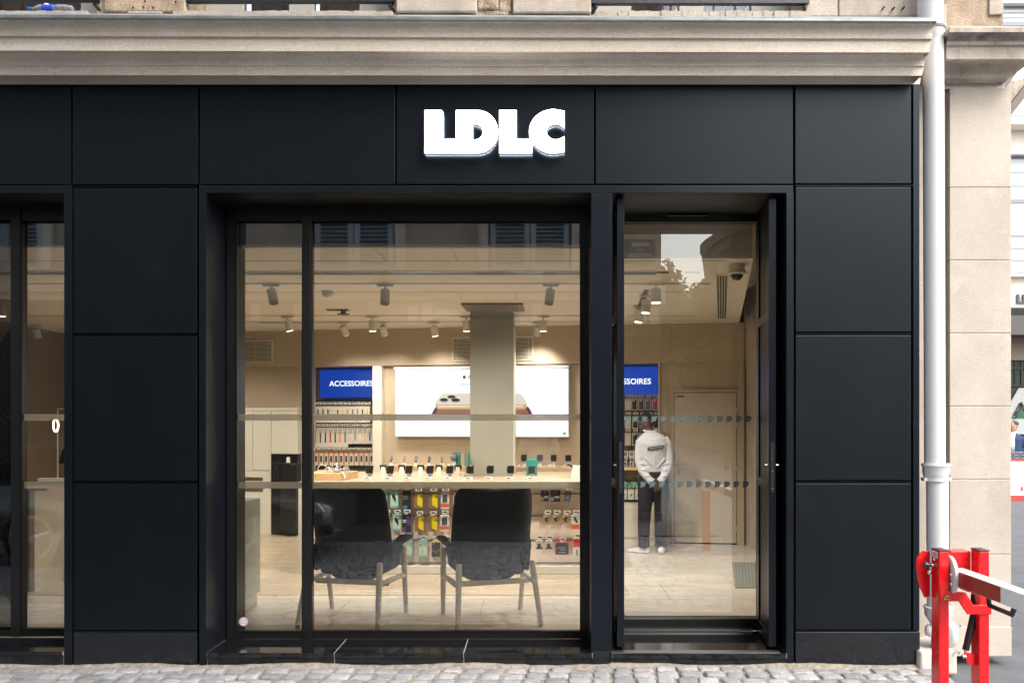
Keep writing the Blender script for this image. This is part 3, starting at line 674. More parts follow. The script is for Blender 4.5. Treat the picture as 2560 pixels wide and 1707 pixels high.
mb = MB(); A = [mb.bm.verts.new((PX(l, Y), Y, PZ(py, Y))) for Y, py, r, l in ent]; B = [mb.bm.verts.new((min(PX(r, Y), 3.35), Y, PZ(py, Y))) for Y, py, r, l in ent]
for j in range(len(ent)-1): mb.bm.faces.new([A[j], B[j], B[j+1], A[j+1]])
for S in (A, B):
    C2 = [mb.bm.verts.new((v.co.x, .8, v.co.z)) for v in S]
    for j in range(len(ent)-1): mb.bm.faces.new([S[j], C2[j], C2[j+1], S[j+1]])
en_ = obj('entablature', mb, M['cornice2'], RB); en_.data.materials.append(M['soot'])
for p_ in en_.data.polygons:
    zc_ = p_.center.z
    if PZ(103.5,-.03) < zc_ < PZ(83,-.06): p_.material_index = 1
mb = MB(); mb.box(PX(2352,.3), PX(2507,.3), .3, .9, PZ(80,.3), 9); obj('upper_wall', mb, M['oldstone'], RB)
mb = MB(); mb.box(PX(2470,.3), PX(2505,.3), .28, .3, PZ(40,.3), 9); obj('corner_quoin', mb, M['oldstone2'], RB, bevel=.006)
# raking eave of the return, seen past the pilaster
eave = empty('side_eave', (3.6, 1.5, 4.0), 'dark grey raking eave with brackets jutting out behind the stone pilaster', 'roof')
def ray(px, py, Y): return P(px, py, Y)
for (p, q, w_, m, nm) in (((2338,501),(2600,168),.05,'trim','eave_edge'),((2338,429),(2600,75),.05,'frame','eave_edge')):
    a = ray(p[0],p[1],1.2); b = ray(q[0],q[1],1.2); mb = MB()
    mb.prism([(a.x,a.z),(b.x,b.z),(b.x+.02,b.z-.07),(a.x+.02,a.z-.07)], 'y', 1.2, 2.6); obj(nm, mb, mat('eave_grey',(.16,.145,.13),.7), eave)
mb = MB(); a, b, c, d = ray(2503,204,1.25), ray(2600,196,1.25), ray(2600,168,1.25), ray(2526,262,1.25)
mb.prism([(v.x, v.z) for v in (a,b,c,d)], 'y', 1.25, 2.5); obj('eave_soffit', mb, M['cornice2'], eave)

# white downpipe
DP = empty('downpipe', (2.60, -.0, 0), 'thick white cast iron downpipe between the black shopfront and the stone pilaster', 'drainpipe')
yp = .02
def dp(px, py): return P(px, py, yp)
a = dp(2327,-200); b = dp(2329,74); c = dp(2333,103); d = dp(2337,1160); e_ = dp(2343,1200); f_ = dp(2345,1520)
r = 24.5/F*(D+yp)
mb = MB(); mb.tube([a,b], r*1.12, 28); mb.tube([b,dp(2331,86),c], [r*1.2,r*1.15,r], 28); mb.tube([c,d], r, 28); mb.tube([e_,f_], r*1.04, 28); obj('pipe_tube', mb, M['pipe'], DP, smooth='auto')
mb = MB(); mb.tube([dp(2330,70),dp(2330,74),dp(2330,78)], [r*1.35,r*1.42,r*1.3], 28); obj('pipe_collar', mb, M['pipe'], DP, smooth='auto')
mb = MB()
mb.tube([dp(2340,1158),dp(2340,1163),dp(2340,1168),dp(2340,1180),dp(2340,1190),dp(2340,1194)], [r*1.35,r*1.4,r*1.28,r*1.28,r*1.16,r*1.12], 28)
mb.tube([dp(2340,1194),dp(2340,1202)], [r*1.16,r*1.16], 28); 
mb.box(PX(2306,yp), PX(2374,yp), yp-.03, yp+.02, PZ(1201,yp), PZ(1193,yp)); obj('pipe_collar', mb, M['pipe'], DP, smooth='auto')
mb = MB(); mb.tube([dp(2346,1515),dp(2346,1517),dp(2346,1524),dp(2346,1536),dp(2347,1546),dp(2349,1560),dp(2350,1620)], [r*1.42,r*1.42,r*1.3,r*1.3,r*1.05,r*.82,r*.82], 28)
mb.ball(dp(2376,1583), .075, .62, .8, 1.25); mb.ball(dp(2325,1575), .05, .7,.7,.9); obj('pipe_foot', mb, M['pipe'], DP, smooth='auto')
mb = MB(); mb.lathe([(.008,-.1),(.008,-.06)], (PX(2377,yp),0,PZ(1553,yp)), 10, 'y'); mb.lathe([(.008,-.1),(.008,-.06)], (PX(2374,yp),0,PZ(1619,yp)), 10, 'y'); obj('pipe_bolt', mb, M['chrome'], DP)
mb = MB(); mb.prism([(PX(2301,-.06),-.04),(PX(2395,-.06),-.04),(PX(2394,-.06),PZ(1640,-.06)),(PX(2384,-.06),PZ(1622,-.06)),(PX(2330,-.06),PZ(1630,-.06)),(PX(2302,-.06),PZ(1628,-.06))], 'y', -.06, .35)
kb = obj('kerb_stone', mb, mat('painted_stone', (.60,.57,.52), .7, var=.25, vscale=9, bump=.4, bscale=40), None, bevel=.018, seg=3); tag(kb, 'chipped white painted stone block under the foot of the downpipe', 'stone')

# ================================================================== RED BARRIER (runs out across the lane, towards the viewer)
BR = empty('barrier', (2.13, -1.3, -.02), 'red lifting street barrier with white arm beside the downpipe', 'barrier')
yb_ = -1.32
def bz(py): return PZ(py, yb_)
def bx_(px): return PX(px, yb_)
for (a, b, side) in ((2347.5,2373.5,1),(2448.5,2474,0)):
    mb = MB(); mb.box(bx_(a), bx_(b), yb_, yb_+.082, -.06, bz(1378)); po = obj('post', mb, M['red'], BR, bevel=.006, seg=3)
    mb = MB(); mb.box(bx_(a)-.001, bx_(b)+.001, yb_-.001, yb_+.083, bz(1378), bz(1374.5)); obj('post_cap', mb, plain('cap_brown', (.09,.03,.035), .6), po, bevel=.002)
# cross plate in front
mb = MB(); pl = [(2347.5,1474),(2372,1474),(2373,1478),(2396,1478),(2412,1479),(2431,1510),(2476,1511),(2476,1534),(2416,1534),(2395,1502),(2349,1501)]
mb.prism([(bx_(x), bz(y)) for x, y in pl], 'y', yb_-.012, yb_-.0005); cpl = obj('cross_plate', mb, M['red'], BR, bevel=.003)
mb = MB(); mb.prism([(bx_(2352.5),bz(1498)),(bx_(2373.5),bz(1498)),(bx_(2363),bz(1480))], 'y', yb_-.0145, yb_-.0125); wl = obj('warning_label', mb, plain('warn_black',(.03,.02,.01),.5), cpl)
mb = MB(); mb.prism([(bx_(2354.8),bz(1496.6)),(bx_(2371.2),bz(1496.6)),(bx_(2363),bz(1482.6))], 'y', yb_-.0165, yb_-.0147); obj('label_field', mb, plain('warn_yellow',(.75,.33,.02),.5), wl)
mb = MB(); mb.prism([(bx_(2359.5),bz(1494)),(bx_(2369),bz(1494)),(bx_(2367),bz(1491)),(bx_(2361),bz(1491))], 'y', yb_-.018, yb_-.0167); mb.prism([(bx_(2360.5),bz(1489)),(bx_(2361.5),bz(1488.5)),(bx_(2363),bz(1491)),(bx_(2361.5),bz(1491.5))], 'y', yb_-.018, yb_-.0167); obj('label_hand', mb, plain('warn_black2',(.03,.02,.01),.5), wl)
# side cam plate at the left of the left post
mb = MB(); cam_pl = [(2347,1383),(2330,1383),(2320,1391),(2313,1405),(2312.5,1425),(2315,1450),(2321,1475),(2333,1503),(2347,1500)]
mb.prism([(bx_(x), bz(y)) for x, y in cam_pl], 'y', yb_+.09, yb_+.10); obj('side_plate', mb, M['red'], BR, bevel=.003)
# rear box
mb = MB(); rr_ = [(2372,1387),(2395,1390),(2400,1385),(2406,1384),(2450,1384),(2450,1490),(2438,1486),(2430,1468),(2396,1468),(2390,1408),(2372,1404)]
mb.prism([(bx_(x), bz(y)) for x, y in rr_], 'y', yb_+.084, yb_+.16); obj('rear_housing', mb, M['red'], BR, bevel=.004)
# bolts, knob and data label on the left post side
mb = MB(); mb.tube([(bx_(2347.5)-.055, yb_+.04, bz(1415)),(bx_(2347.5)-.042, yb_+.04, bz(1415))], .018, 14); mb.tube([(bx_(2347.5)-.042, yb_+.04, bz(1415)),(bx_(2347.5)-.02, yb_+.04, bz(1415))], .009, 12); obj('lock_knob', mb, M['black'], BR, smooth='auto')
mb = MB(); mb.tube([(bx_(2347.5)-.02, yb_+.04, bz(1415)),(bx_(2347.5), yb_+.04, bz(1415))], .010, 12); mb.ball((bx_(2347.5)-.022, yb_+.055, bz(1435)), .012); mb.ball((bx_(2347.5)-.004, yb_+.04, bz(1401)), .008); obj('bolt', mb, M['chrome'], BR, smooth='auto')
mb = MB(); mb.box(bx_(2347.5)-.002, bx_(2347.5)-.0004, yb_+.012, yb_+.066, bz(1396), bz(1378)-.004); dl = obj('data_label', mb, M['paintwhite'], BR)
mb = MB()
for i in range(3): mb.box(bx_(2347.5)-.003, bx_(2347.5)-.0022, yb_+.02, yb_+.058, bz(1385+4*i), bz(1383.4+4*i))
obj('label_print', mb, M['black'], dl)
# arm flange (disc edge on) and arm
xa_ = bx_(2386)
mb = MB(); n = 26; rg = []
zc_ = bz(1440); 
def disc(x, s_): return [(x, yb_+.03+ .075*s_*math.cos(2*math.pi*k/n), zc_+.10*s_*math.sin(2*math.pi*k/n)) for k in range(n)]
mb.rings([disc(xa_-.018,.97), disc(xa_-.016,1), disc(xa_+.0,1)]); obj('arm_flange', mb, plain('flange_grey',(.62,.58,.57),.45), BR, smooth='auto')
for z in (1435,1459): mb = MB(); mb.ball((xa_-.02, yb_-.01, bz(z)), .010); obj('flange_bolt', mb, M['chrome'], BR, smooth=True)
AY0, AY1 = yb_+.06, -3.75; ax0, ax1 = xa_+.002, xa_+.075; zt_ = bz(1424)+.0; zbm = zt_-.080
mb = MB(); mb.prism([(ax0,zbm),(ax1,zbm),(ax1,zt_),(ax0,zt_)], 'y', AY1, AY0); arm = obj('arm', mb, M['paintwhite'], BR, bevel=.004)
mb = MB(); y_red0 = AY0-.03; y_red1 = yb_-.40
mb.box(ax0-.0012, ax0-.0002, y_red1, y_red0, zbm+.003, zt_-.003); obj('red_band', mb, M['reddull'], arm)
for i in range(3): 
    mb = MB(); y0 = y_red1-.4-i*.8; mb.box(ax0-.0012, ax0-.0002, y0-.4, y0, zbm+.003, zt_-.003); obj('red_band', mb, M['reddull'], arm)
mb = MB(); yh = yb_-.33
mb.tube([(ax0+.04,yh+.10,zbm),(ax0+.04,yh+.09,zbm-.045),(ax0+.04,yh-.09,zbm-.045),(ax0+.04,yh-.115,zbm-.0)], .012, 8); obj('handle', mb, M['black'], BR, smooth='auto')
mb = MB(); mb.tube([P(2436,1486,yb_+.06), P(2434,1536,yb_+.05), P(2414,1624,yb_+.04)], .0165, 16); mb.tube([P(2437,1480,yb_+.06),P(2436,1505,yb_+.06)], .010, 12); mb.tube([P(2436,1500,yb_+.06),P(2435,1510,yb_+.06)], .024, 14); gs = obj('gas_strut', mb, M['black'], BR, smooth='auto')
mb = MB(); mb.tube([P(2414,1624,yb_+.04), P(2413,1640,yb_+.04)], .007, 12); mb.tube([P(2406,1640,yb_+.04), P(2424,1640,yb_+.04)], .010, 12); obj('strut_eye', mb, M['chrome'], gs, smooth='auto')
mb = MB(); mb.prism([(bx_(2422),bz(1634)),(bx_(2434),bz(1636)),(bx_(2449),bz(1640)),(bx_(2449),bz(1667)),(bx_(2438),bz(1666)),(bx_(2428),bz(1662))], 'y', yb_+.03, yb_+.045); obj('strut_bracket', mb, M['red'], BR, bevel=.002)
# rest post at the far end of the arm
RP = empty('rest_post', (ax0+.04, AY1+.1, -.05), 'red post with a white cradle that holds the free end of the barrier arm', 'post')
mb = MB(); mb.box(ax0-.01, ax0+.085, AY1+.06, AY1+.14, -.06, zbm-.05); obj('post', mb, M['red'], RP, bevel=.005)
mb = MB(); mb.box(ax0-.02, ax0+.095, AY1+.05, AY1+.15, zbm-.05, zbm-.005); obj('cradle', mb, M['paintwhite'], RP, bevel=.003)

# ================================================================== ACROSS THE SIDE STREET
YB = 20.0
def bgz(py, Y=YB): return PZ(py, Y)
BB = empty('apartment_building', (13, YB, 0), 'cream apartment block with shop awning across the side street', 'building')
x0, x1 = PX(2440,YB)-16, 22
mb = MB()
mb.box(x0, x1, YB, YB+6, bgz(768), 18); obj('wall', mb, M['cream'], BB)
wfm = mat('window_grey', (.22,.25,.31), .5); wgl = mat('window_sky_glass', (.35,.40,.42), .08, spec=.8)
for (t, b, xs) in ((-180,-60,0),(16,66,0),(392,508,0),(587,690,0)):
    for k in range(-4, 3):
        xl = PX(2440,YB) + k*3.4 + .35
        mb = MB(); mb.box(xl, xl+1.9, YB-.03, YB+.1, bgz(b), bgz(t)); f = obj('window', mb, wfm, BB)
        mb = MB()
        h = (bgz(t)-bgz(b)-.16)
        for i in range(3): mb.box(xl+.12, xl+1.78, YB-.035, YB-.032, bgz(b)+.08+h*i/3+.02, bgz(b)+.08+h*(i+1)/3-.02)
        obj('pane', mb, wgl, f)
for y in (24, 398, 700):
    mb = MB(); mb.box(x0, x1, YB-.25, YB-.01, bgz(y-6+0), bgz(y-12)); obj('ledge', mb, M['cream'], BB)
mb = MB(); mb.box(x0, x1, YB-.55, YB-.01, bgz(326), bgz(319)); obj('balcony_slab', mb, M['cream'], BB)
mb = MB()
for i in range(3): mb.box(x0, x1, YB-.54, YB-.52, bgz(318-6*i)-.01, bgz(318-6*i)+.02)
for i in range(10): mb.box(x0+i*.9, x0+i*.9+.03, YB-.54, YB-.52, bgz(319), bgz(304))
obj('balcony_rail', mb, wfm, BB)
mb = MB(); mb.box(x0, x1, YB-.12, YB-.01, bgz(770), bgz(730)); fb = obj('fascia', mb, mat('pale_fascia',(.62,.62,.64),.5), BB)
obj('fascia_letters', text_at('LIN', .36, (PX(2556,YB), YB-.15, bgz(750)), 0, .06, .02), mat('letter_dark',(.08,.08,.09),.5), fb)
mb = MB(); mb.box(x0, x1, YB-.9, YB+.3, bgz(844), bgz(798)); obj('awning', mb, mat('awning_dark',(.10,.09,.085),.8), BB)
mb = MB(); mb.box(x0, x1, YB-.0, YB+.2, bgz(900), bgz(844)); obj('lintel', mb, mat('lintel_brown',(.26,.21,.16),.8), BB)
mb = MB(); mb.box(x0, x1, YB+.1, YB+.3, -.1, bgz(900)); sh = obj('shop_window', mb, mat('dark_shop_glass',(.05,.06,.055),.1), BB)
mb = MB()
for px in (2540,2556,2580,2620): mb.box(PX(px,YB), PX(px,YB)+.03, YB+.07, YB+.1, bgz(966), bgz(900))
for py in (922,966): mb.box(x0, x1, YB+.06, YB+.1, bgz(py), bgz(py)+.06)
obj('glazing_bar', mb, M['black'], sh)
mb = MB(); mb.prism([(PX(2528,YB),bgz(1085)),(PX(2700,YB),bgz(1085)),(PX(2700,YB),bgz(965)),(PX(2548,YB),bgz(970)),(PX(2528,YB),bgz(1005))], 'y', YB+.02, YB+.06); sgn = obj('shop_poster', mb, mat('poster_grey',(.36,.38,.37),.6), BB)
mb = MB(); mb.prism([(PX(2540.5,YB),bgz(1045)),(PX(2563,YB),bgz(1045)),(PX(2552,YB),bgz(1022))], 'y', YB-.0, YB+.018); obj('triangle_emblem', mb, plain('emblem_green',(.01,.10,.04),.6), sgn)
obj('poster_text', text_at('LEROY', .17, (PX(2543,YB), YB-.01, bgz(1028)), 0, .01, .006, 1, R(62)), M['black'], sgn)
obj('poster_text', text_at('MERLIN', .17, (PX(2561,YB), YB-.01, bgz(1026)), 0, .01, .006, 1, R(-62)), M['black'], sgn)
# hoarding
YH = 11.8
HB = empty('site_hoarding', (PX(2560,YH), YH, -.05), 'white construction hoarding panel with red border and arrow in the side street', 'hoarding')
xl, xr = PX(2490,YH), PX(2680,YH)
mb = MB(); mb.box(xl, xr, YH, YH+.05, -.05, bgz(1148,YH)); obj('red_border', mb, plain('hoard_red',(.72,.05,.05),.5), HB)
mb = MB(); mb.box(xl+.1, PX(2572,YH), YH-.012, YH-.001, PZ(1238,YH), PZ(1153,YH)); wp_ = obj('white_panel', mb, M['paintwhite'], HB, bevel=.0)
mb = MB(); mb.prism([(PX(x,YH),PZ(y,YH)) for x,y in ((2551,1216),(2556,1216),(2556,1223),(2558.5,1223),(2553.5,1228),(2548.5,1223),(2551,1223))], 'y', YH-.02, YH-.013); obj('arrow_mark', mb, plain('arrow_red',(.75,.06,.05),.5), wp_)
obj('small_print', text_at('chantier', .055, (PX(2535,YH), YH-.014, PZ(1213,YH)), 0, .002), plain('print_lilac',(.4,.38,.55),.5), wp_)
mb = MB()
for z in (1146,1139,1132): mb.box(xl, xr, YH+.01, YH+.04, PZ(z,YH), PZ(z,YH)+.03)
for px in (2532,2550,2572): mb.box(PX(px,YH), PX(px,YH)+.03, YH+.01, YH+.04, PZ(1148,YH), PZ(1132,YH))
obj('guard_rail', mb, M['steel'], HB)
# ================================================================== SHOP INTERIOR
CE = 2.93; SK = .15; TH = math.atan(-SK); FL = .05
def wt(px, off=0): return (10.72+off)/(1+SK*(px-VX)/F)
def wp(px, py, off=0):
    t = wt(px, off); return Vector(((px-VX)/F*t, t-D, CZ-(py-VY)/F*t))
NB = Vector((SK, 1, 0)).normalized()
def wbox(mb, a, b, c, d, off, thick, zt=None, zb=None):      # box on a plane parallel to the skewed back wall
    p0, p1 = wp(a, 0, off), wp(c, 0, off); m = (a+c)/2
    z1 = wp(m, b, off).z if zt is None else zt; z0 = wp(m, d, off).z if zb is None else zb
    q = NB*thick
    vs = [mb.bm.verts.new(Vector((p.x, p.y, z)) + o_) for p in (p0, p1) for o_ in (Vector(), q) for z in (z0, z1)]
    for f in ((0,1,3,2),(4,6,7,5),(0,4,5,1),(2,3,7,6),(0,2,6,4),(1,5,7,3)): mb.bm.faces.new([vs[i] for i in f])
    return mb
def st(name, mb, m, **k): return tag(obj(name, mb, m, **k), kind='structure')
XL, XR = -6.9, 2.9
mb = MB(); mb.quad((XL-.2,.35,FL),(XR+.4,.35,FL),(XR+.4,7,FL),(XL-.2,7,FL)); st('floor', mb, M['tile'], recalc=False)
mb = MB(); mb.quad((XL,1.97,FL+.004),(.855,1.97,FL+.004),(.80,7,FL+.004),(XL,7,FL+.004)); st('wood_floor', mb, M['woodfloor'], recalc=False)
mb = MB(); mb.box(XL-.2, 0, .35, 7, -.2, FL-.004); mb.box(0.002, XR+.4, .57, 7, -.2, FL-.004); st('floor_base', mb, M['void'])
# ceiling (lower slab ends on an oblique line at the right; a higher ceiling beyond it)
mb = MB()
poly = [(XL,.47),(.41,.53),(.41,.90),(1.70,.90),(2.63,5.02),(2.5,7),(XL,7)]
mb.prism(poly, 'z', CE, CE+.012)
st('ceiling', mb, M['ceiling'])
mb = MB(); mb.box(XL, XR+.1, .64, 7, 3.35, 3.45); st('upper_ceiling', mb, M['ceiling'])
mb = MB(); mb.box(XL, .40, .47, .55, CE+.0125, 3.34); st('void_shade_panel', mb, M['frame'])  # black panel stands in for the shade of the void above the ceiling
mb = MB(); mb.box(.42, 1.69, .90, .98, CE+.0125, 3.34); st('door_bulkhead', mb, mat('bulkhead_brown', (.50,.46,.40), .8))
mb = MB(); mb.box(XL-.2, XR+.5, .8, 7.2, 3.8, 3.9); mb.box(XL-.2, XL-.1, .8, 7.2, 0, 3.8); mb.box(XR+.4, XR+.5, .5, 7.2, 0, 3.8); mb.box(XL-.2, XR+.5, 7.05, 7.2, 0, 3.8); st('shop_shell', mb, M['void'])
# ceiling joints, slot diffuser, tracks
mb = MB()
def cl(px, py): t = (CE-CZ)*F/(VY-py); return ((px-VX)/F*t, t-D)
for (a, b) in (((937,621),(967,652)),((1130,623),(1145,652)),((1143,730),(1156,748)),((1288,728),(1293,748)),((1141,768),(1149,778))):
    p, q = cl(*a), cl(*b); mb.box(p[0]-.003, p[0]+.003, p[1], q[1], CE-.002, CE)
for y in (652,729):
    p = cl(700,y); mb.box(XL+.3, 1.5, p[1]-.003, p[1]+.003, CE-.003, CE)
st('ceiling_joint', mb, mat('joint_tan', (.36,.31,.24), .8))
SD = empty('slot_diffuser', (-1, 1.48, CE), 'long dark linear air slot crossing the ceiling just inside the window', 'air slot')
mb = MB(); mb.box(-6.8, PX(1642,1.48), 1.42, 1.53, CE-.004, CE-.0005); obj('slot', mb, M['frame'], SD)
mb = MB(); 
for i in range(60):
    if i % 2: mb.box(-6.7+i*.135, -6.7+i*.135+.13, 1.44, 1.49, CE-.008, CE-.0045)
obj('slot_vanes', mb, mat('vane_grey',(.10,.09,.08),.4), SD)
mb = MB(); mb.box(-6.8, PX(1642,1.48), 1.535, 1.555, CE-.012, CE); mb.box(-6.8, PX(1642,1.48), 1.40, 1.415, CE-.008, CE); obj('slot_edge', mb, M['paintwhite'], SD)
s2 = empty('slot_diffuser', (-2, 4.5, CE), 'short thin black air slot between the lit ceiling spots on the left', 'air slot')
p, q = cl(648,805), cl(1012,803); mb = MB(); mb.prism([(p[0],p[1]),(q[0],q[1]),(q[0],q[1]+.07),(p[0],p[1]+.07)], 'z', CE-.006, CE-.0005); obj('slot', mb, M['frame'], s2)
s3 = empty('slot_diffuser', (1.3, 2.8, CE), 'short black air slot running deep into the shop beside the door spotlights', 'air slot')
mb = MB(); p, q = cl(1615,724), cl(1591,781); mb.prism([(p[0]-.02,p[1]),(p[0]+.03,p[1]),(q[0]+.03,q[1]),(q[0]-.02,q[1])], 'z', CE-.006, CE-.0005); obj('slot', mb, M['frame'], s3)
def track(x0, x1, y, lab):
    mb = MB(); mb.box(x0, x1, y-.014, y+.014, CE-.012, CE-.0005); tag(obj('lighting_track', mb, M['ceiling']), lab, 'track', 'ceiling lighting tracks')
track(-6.5, 1.6, 2.02, 'thin cream lighting track nearest the window, carrying the grey dark-lensed spots')
track(-6.5, 1.9, 4.25, 'thin cream lighting track in front of the grey column, carrying lit spots')
track(-4.5, 1.9, 4.82, 'thin cream lighting track closest to the back wall of the shop')

# ---- walls
mb = MB(); wbox(mb, 250, 0, 1860, 0, 0, .05, CE, wp(900,914,0).z); st('bulkhead_wall', mb, M['wall_in'])
zb_ = wp(900,914,0).z
mb = MB(); a, b = wp(250,0,.002), wp(1860,0,.002); c_, d_ = wp(1860,0,.42), wp(250,0,.42); mb.prism([(v.x,v.y) for v in (a,b,c_,d_)], 'z', zb_-.002, zb_+.05); st('bulkhead_soffit', mb, M['wall_in'])
mb = MB(); wbox(mb, 250, 0, 783, 0, .10, .08, zb_, 0); wbox(mb, 956, 0, 1500, 0, .10, .08, zb_, 0); wbox(mb, 1648, 0, 1860, 0, .05, .08, zb_, 0); wbox(mb, 783, 0, 956, 0, .40, .06, zb_, 0); wbox(mb, 1500, 0, 1648, 0, .40, .06, zb_, 0); st('wall_back', mb, M['wall_in'])
mb = MB(); mb.box(XL-.08, XL, .6, 6.5, 0, CE-.002); st('wall_left', mb, M['wall_brown'])
mb = MB(); mb.prism([(2.02,.62),(2.8,5.0),(2.9,5.0),(2.12,.62)], 'z', 0, 3.34); st('wall_right', mb, M['wall_in'])
mb = MB(); mb.box(PX(-60,3.0)-.0, PX(55,3.0)-.30, 3.0, 3.1, 0, CE-.002); st('partition_wall', mb, M['wall_brown'])
# column and a dark slab painted as the shaded ceiling recess round it
CO = empty('column', (-.51, 4.2, FL), 'grey structural column rising through the display table', 'column')
yc = 3.80
mb = MB(); mb.box(PX(1175,yc), PX(1283,yc), yc, yc+.62, FL, CE-.004); obj('shaft', mb, M['greycol'], CO, bevel=.004)
mb = MB(); mb.box(PX(1283.3,yc), PX(1283.3,yc)+.012, yc+.001, yc+.62, FL, CE-.2); obj('corner_strip', mb, mat('strip_cream',(.6,.57,.48),.5), CO)
mb = MB(); p, q, r_, s_ = cl(1152,757), cl(1307,757), cl(1312,775), cl(1168,775); mb.prism([p,q,r_,s_], 'z', CE-.02, CE-.0005); obj('recess_shade', mb, mat('recess_shade_brown',(.16,.13,.10),.8), CO)
# vents
vs_ = mat('vent_cream', (.62,.57,.46), .5)
def vent(a, b, c, d, lab, bars):
    e = empty('wall_vent', wp((a+c)/2, d, -.02), lab, 'vent', 'cream louvred vents high on the back wall')
    mb = MB(); wbox(mb, a, b, c, b+3, -.02, .019); wbox(mb, a, d-3, c, d, -.02, .019); wbox(mb, a, b+3.1, a+3, d-3.1, -.02, .019); wbox(mb, c-3, b+3.1, c, d-3.1, -.02, .019); obj('vent_frame', mb, vs_, e)
    mb = MB(); wbox(mb, a+3, b+3, c-3, d-3, -.004, .003); obj('vent_back', mb, M['darkbrown'], e)
    mb = MB(); n = 16
    for i in range(n):
        y0 = b+3+(d-b-6)*(i+.25)/n; wbox(mb, a+3.2, y0, c-3.2, y0+(d-b-6)/n*.38, -.014, .008)
    for x in bars: wbox(mb, x-.4, b+3.2, x+.4, d-3.2, -.017, .002)
    obj('slats', mb, vs_, e)
vent(590,850,681,907,'cream louvred wall vent above the white cabinets',(638,670))
vent(1130,841,1333,902,'cream louvred wall vent half hidden behind the grey column',(1143,1321))

# ---- lit screens
S1 = empty('light_box', wp(1205,1092,-.08), 'large white lit advertising screen with a gold phone, behind the grey column', 'screen')
mb = MB(); wbox(mb, 988, 922, 1422, 1092, -.02, .11); obj('screen_box', mb, M['paintwhite'], S1, bevel=.004)
mb = MB(); wbox(mb, 990, 924.5, 1420.5, 1090.5, -.026, .005); scn = obj('screen_face', mb, M['screen'], S1)
mb = MB(); wbox(mb, 984, 915, 1422, 921, -.03, .13); obj('top_shelf', mb, M['paintwhite'], S1)
EM = lambda n, c, s: mat(n, tuple(v*.1 for v in c), .5, emit=c, estr=s*.44)
def wshape(name, pts, off, m, parent, th=.001):
    mb = MB(); f_ = [wp(x, y, off) for x, y in pts]; A = [mb.bm.verts.new(v) for v in f_]; B = [mb.bm.verts.new(v+NB*th) for v in f_]
    n = len(pts); mb.bm.faces.new(A); mb.bm.faces.new(B[::-1])
    for i in range(n): mb.bm.faces.new([A[i], B[i], B[(i+1)%n], A[(i+1)%n]])
    return obj(name, mb, m, parent)
pk = empty('x', (0,0,0)); bpy.data.objects.remove(pk)
o_ = -.032
ph = wshape('phone_picture', [(1079,1035),(1084,1024),(1090,1016),(1320,1016),(1326,1024),(1331,1035)], o_, EM('pic_plum',(.12,.02,.10),.6), scn)
wshape('phone_glow', [(1089,1034),(1093,1023),(1317,1023),(1322,1034)], o_-.003, EM('pic_glow',(.30,.13,.06),.8), ph)
wshape('phone_side', [(1089,1009),(1089,1018),(1095,1023),(1312,1023),(1317,1018),(1317,1009)], o_-.006, EM('pic_gold',(.62,.42,.26),.7), ph)
wshape('phone_side', [(1094,1013),(1097,1018),(1306,1018),(1310,1013)], o_-.009, EM('pic_gold2',(.95,.75,.5),.7), ph)
wshape('phone_back', [(1088,1007),(1092,1000),(1103,987),(1114,983),(1294,983),(1304,987),(1314,1000),(1317,1007),(1313,1011),(1094,1011)], o_-.012, EM('pic_cream',(.80,.74,.64),.7), ph)
for (x, y, r) in ((1110,999,10),(1129,991.5,9.5),(1139,999.5,10.5)):
    wshape('lens_ring', [(x+(r+1.6)*math.cos(R(a)), y+1+(r*.42+1)*math.sin(R(a))) for a in range(0,360,20)], o_-.015, EM('pic_ring',(.45,.40,.33),.7), ph)
    wshape('lens', [(x+r*math.cos(R(a)), y+r*.40*math.sin(R(a))) for a in range(0,360,20)], o_-.018, EM('pic_dark',(.01,.012,.02),.5), ph)
wshape('green_mark', [(1405,1083),(1410,1080),(1415,1080),(1415,1087),(1410,1087)], o_, EM('pic_green',(.2,.65,.3),.6), scn)
def wtext(t, size, px, py, off, m, parent, bold=0, sx=1, name='lettering'):
    v = wp(px, py, off); return obj(name, text_at(t, size, v, TH, .003, bold, sx), m, parent)
tk = EM('pic_text', (.02,.025,.04), .5)
wtext('iPhone', .082, 1190, 942, o_, tk, scn); wtext('Conçu pour durer', .046, 1178, 959, o_, EM('pic_blue',(.10,.25,.55),.7), scn)
# small fruit emblem
wshape('emblem', [(1161+4.2*math.cos(R(a))*(1 - .25*(abs(math.cos(R(a)))>.93 and math.cos(R(a))>0)), 942.5+4.4*math.sin(R(a))*(1-.14*(abs(math.sin(R(a)))>.93))) for a in range(0,360,15)], o_, tk, scn)
wshape('emblem', [(1161.5,937.2),(1163.8,933.8),(1163.5,937)], o_, tk, scn)

# ---- accessory bays
zc_top = zb_
def bay(px0, px1, lab, text_px, text_py, size, scr, divider):
    e = empty('display_bay', wp((px0+px1)/2, 1340, .2), lab, 'shelving')
    mb = MB(); wbox(mb, px0, 0, px1, 0, .34, .02, wp(900,1000,.34).z, wp(900,1172,.34).z); obj('back_panel', mb, M['darkbrown'], e)
    mb = MB(); wbox(mb, divider[0], 0, divider[1], 0, -.0, .40, zb_-.004, FL); obj('side_panel', mb, M['white'], e, bevel=.003)
    s = MB(); wbox(s, scr[0], scr[1], scr[2], scr[3], .20, .10); sc_ = obj('header_screen', s, M['blue'], e)
    wtext('ACCESSOIRES', size, text_px, text_py, .192, M['textlit'], sc_, .0012)
    return e
BL = bay(760, 931, 'left accessories bay with blue lit header, beside the big white screen', 878, 959, .106, (800,924.5,930,993), (931,954))
BRR = bay(1480, 1646, 'right accessories bay with blue lit header, behind the standing man', 1567, 954, .106, (1500,917,1644,986), (1646,1649))
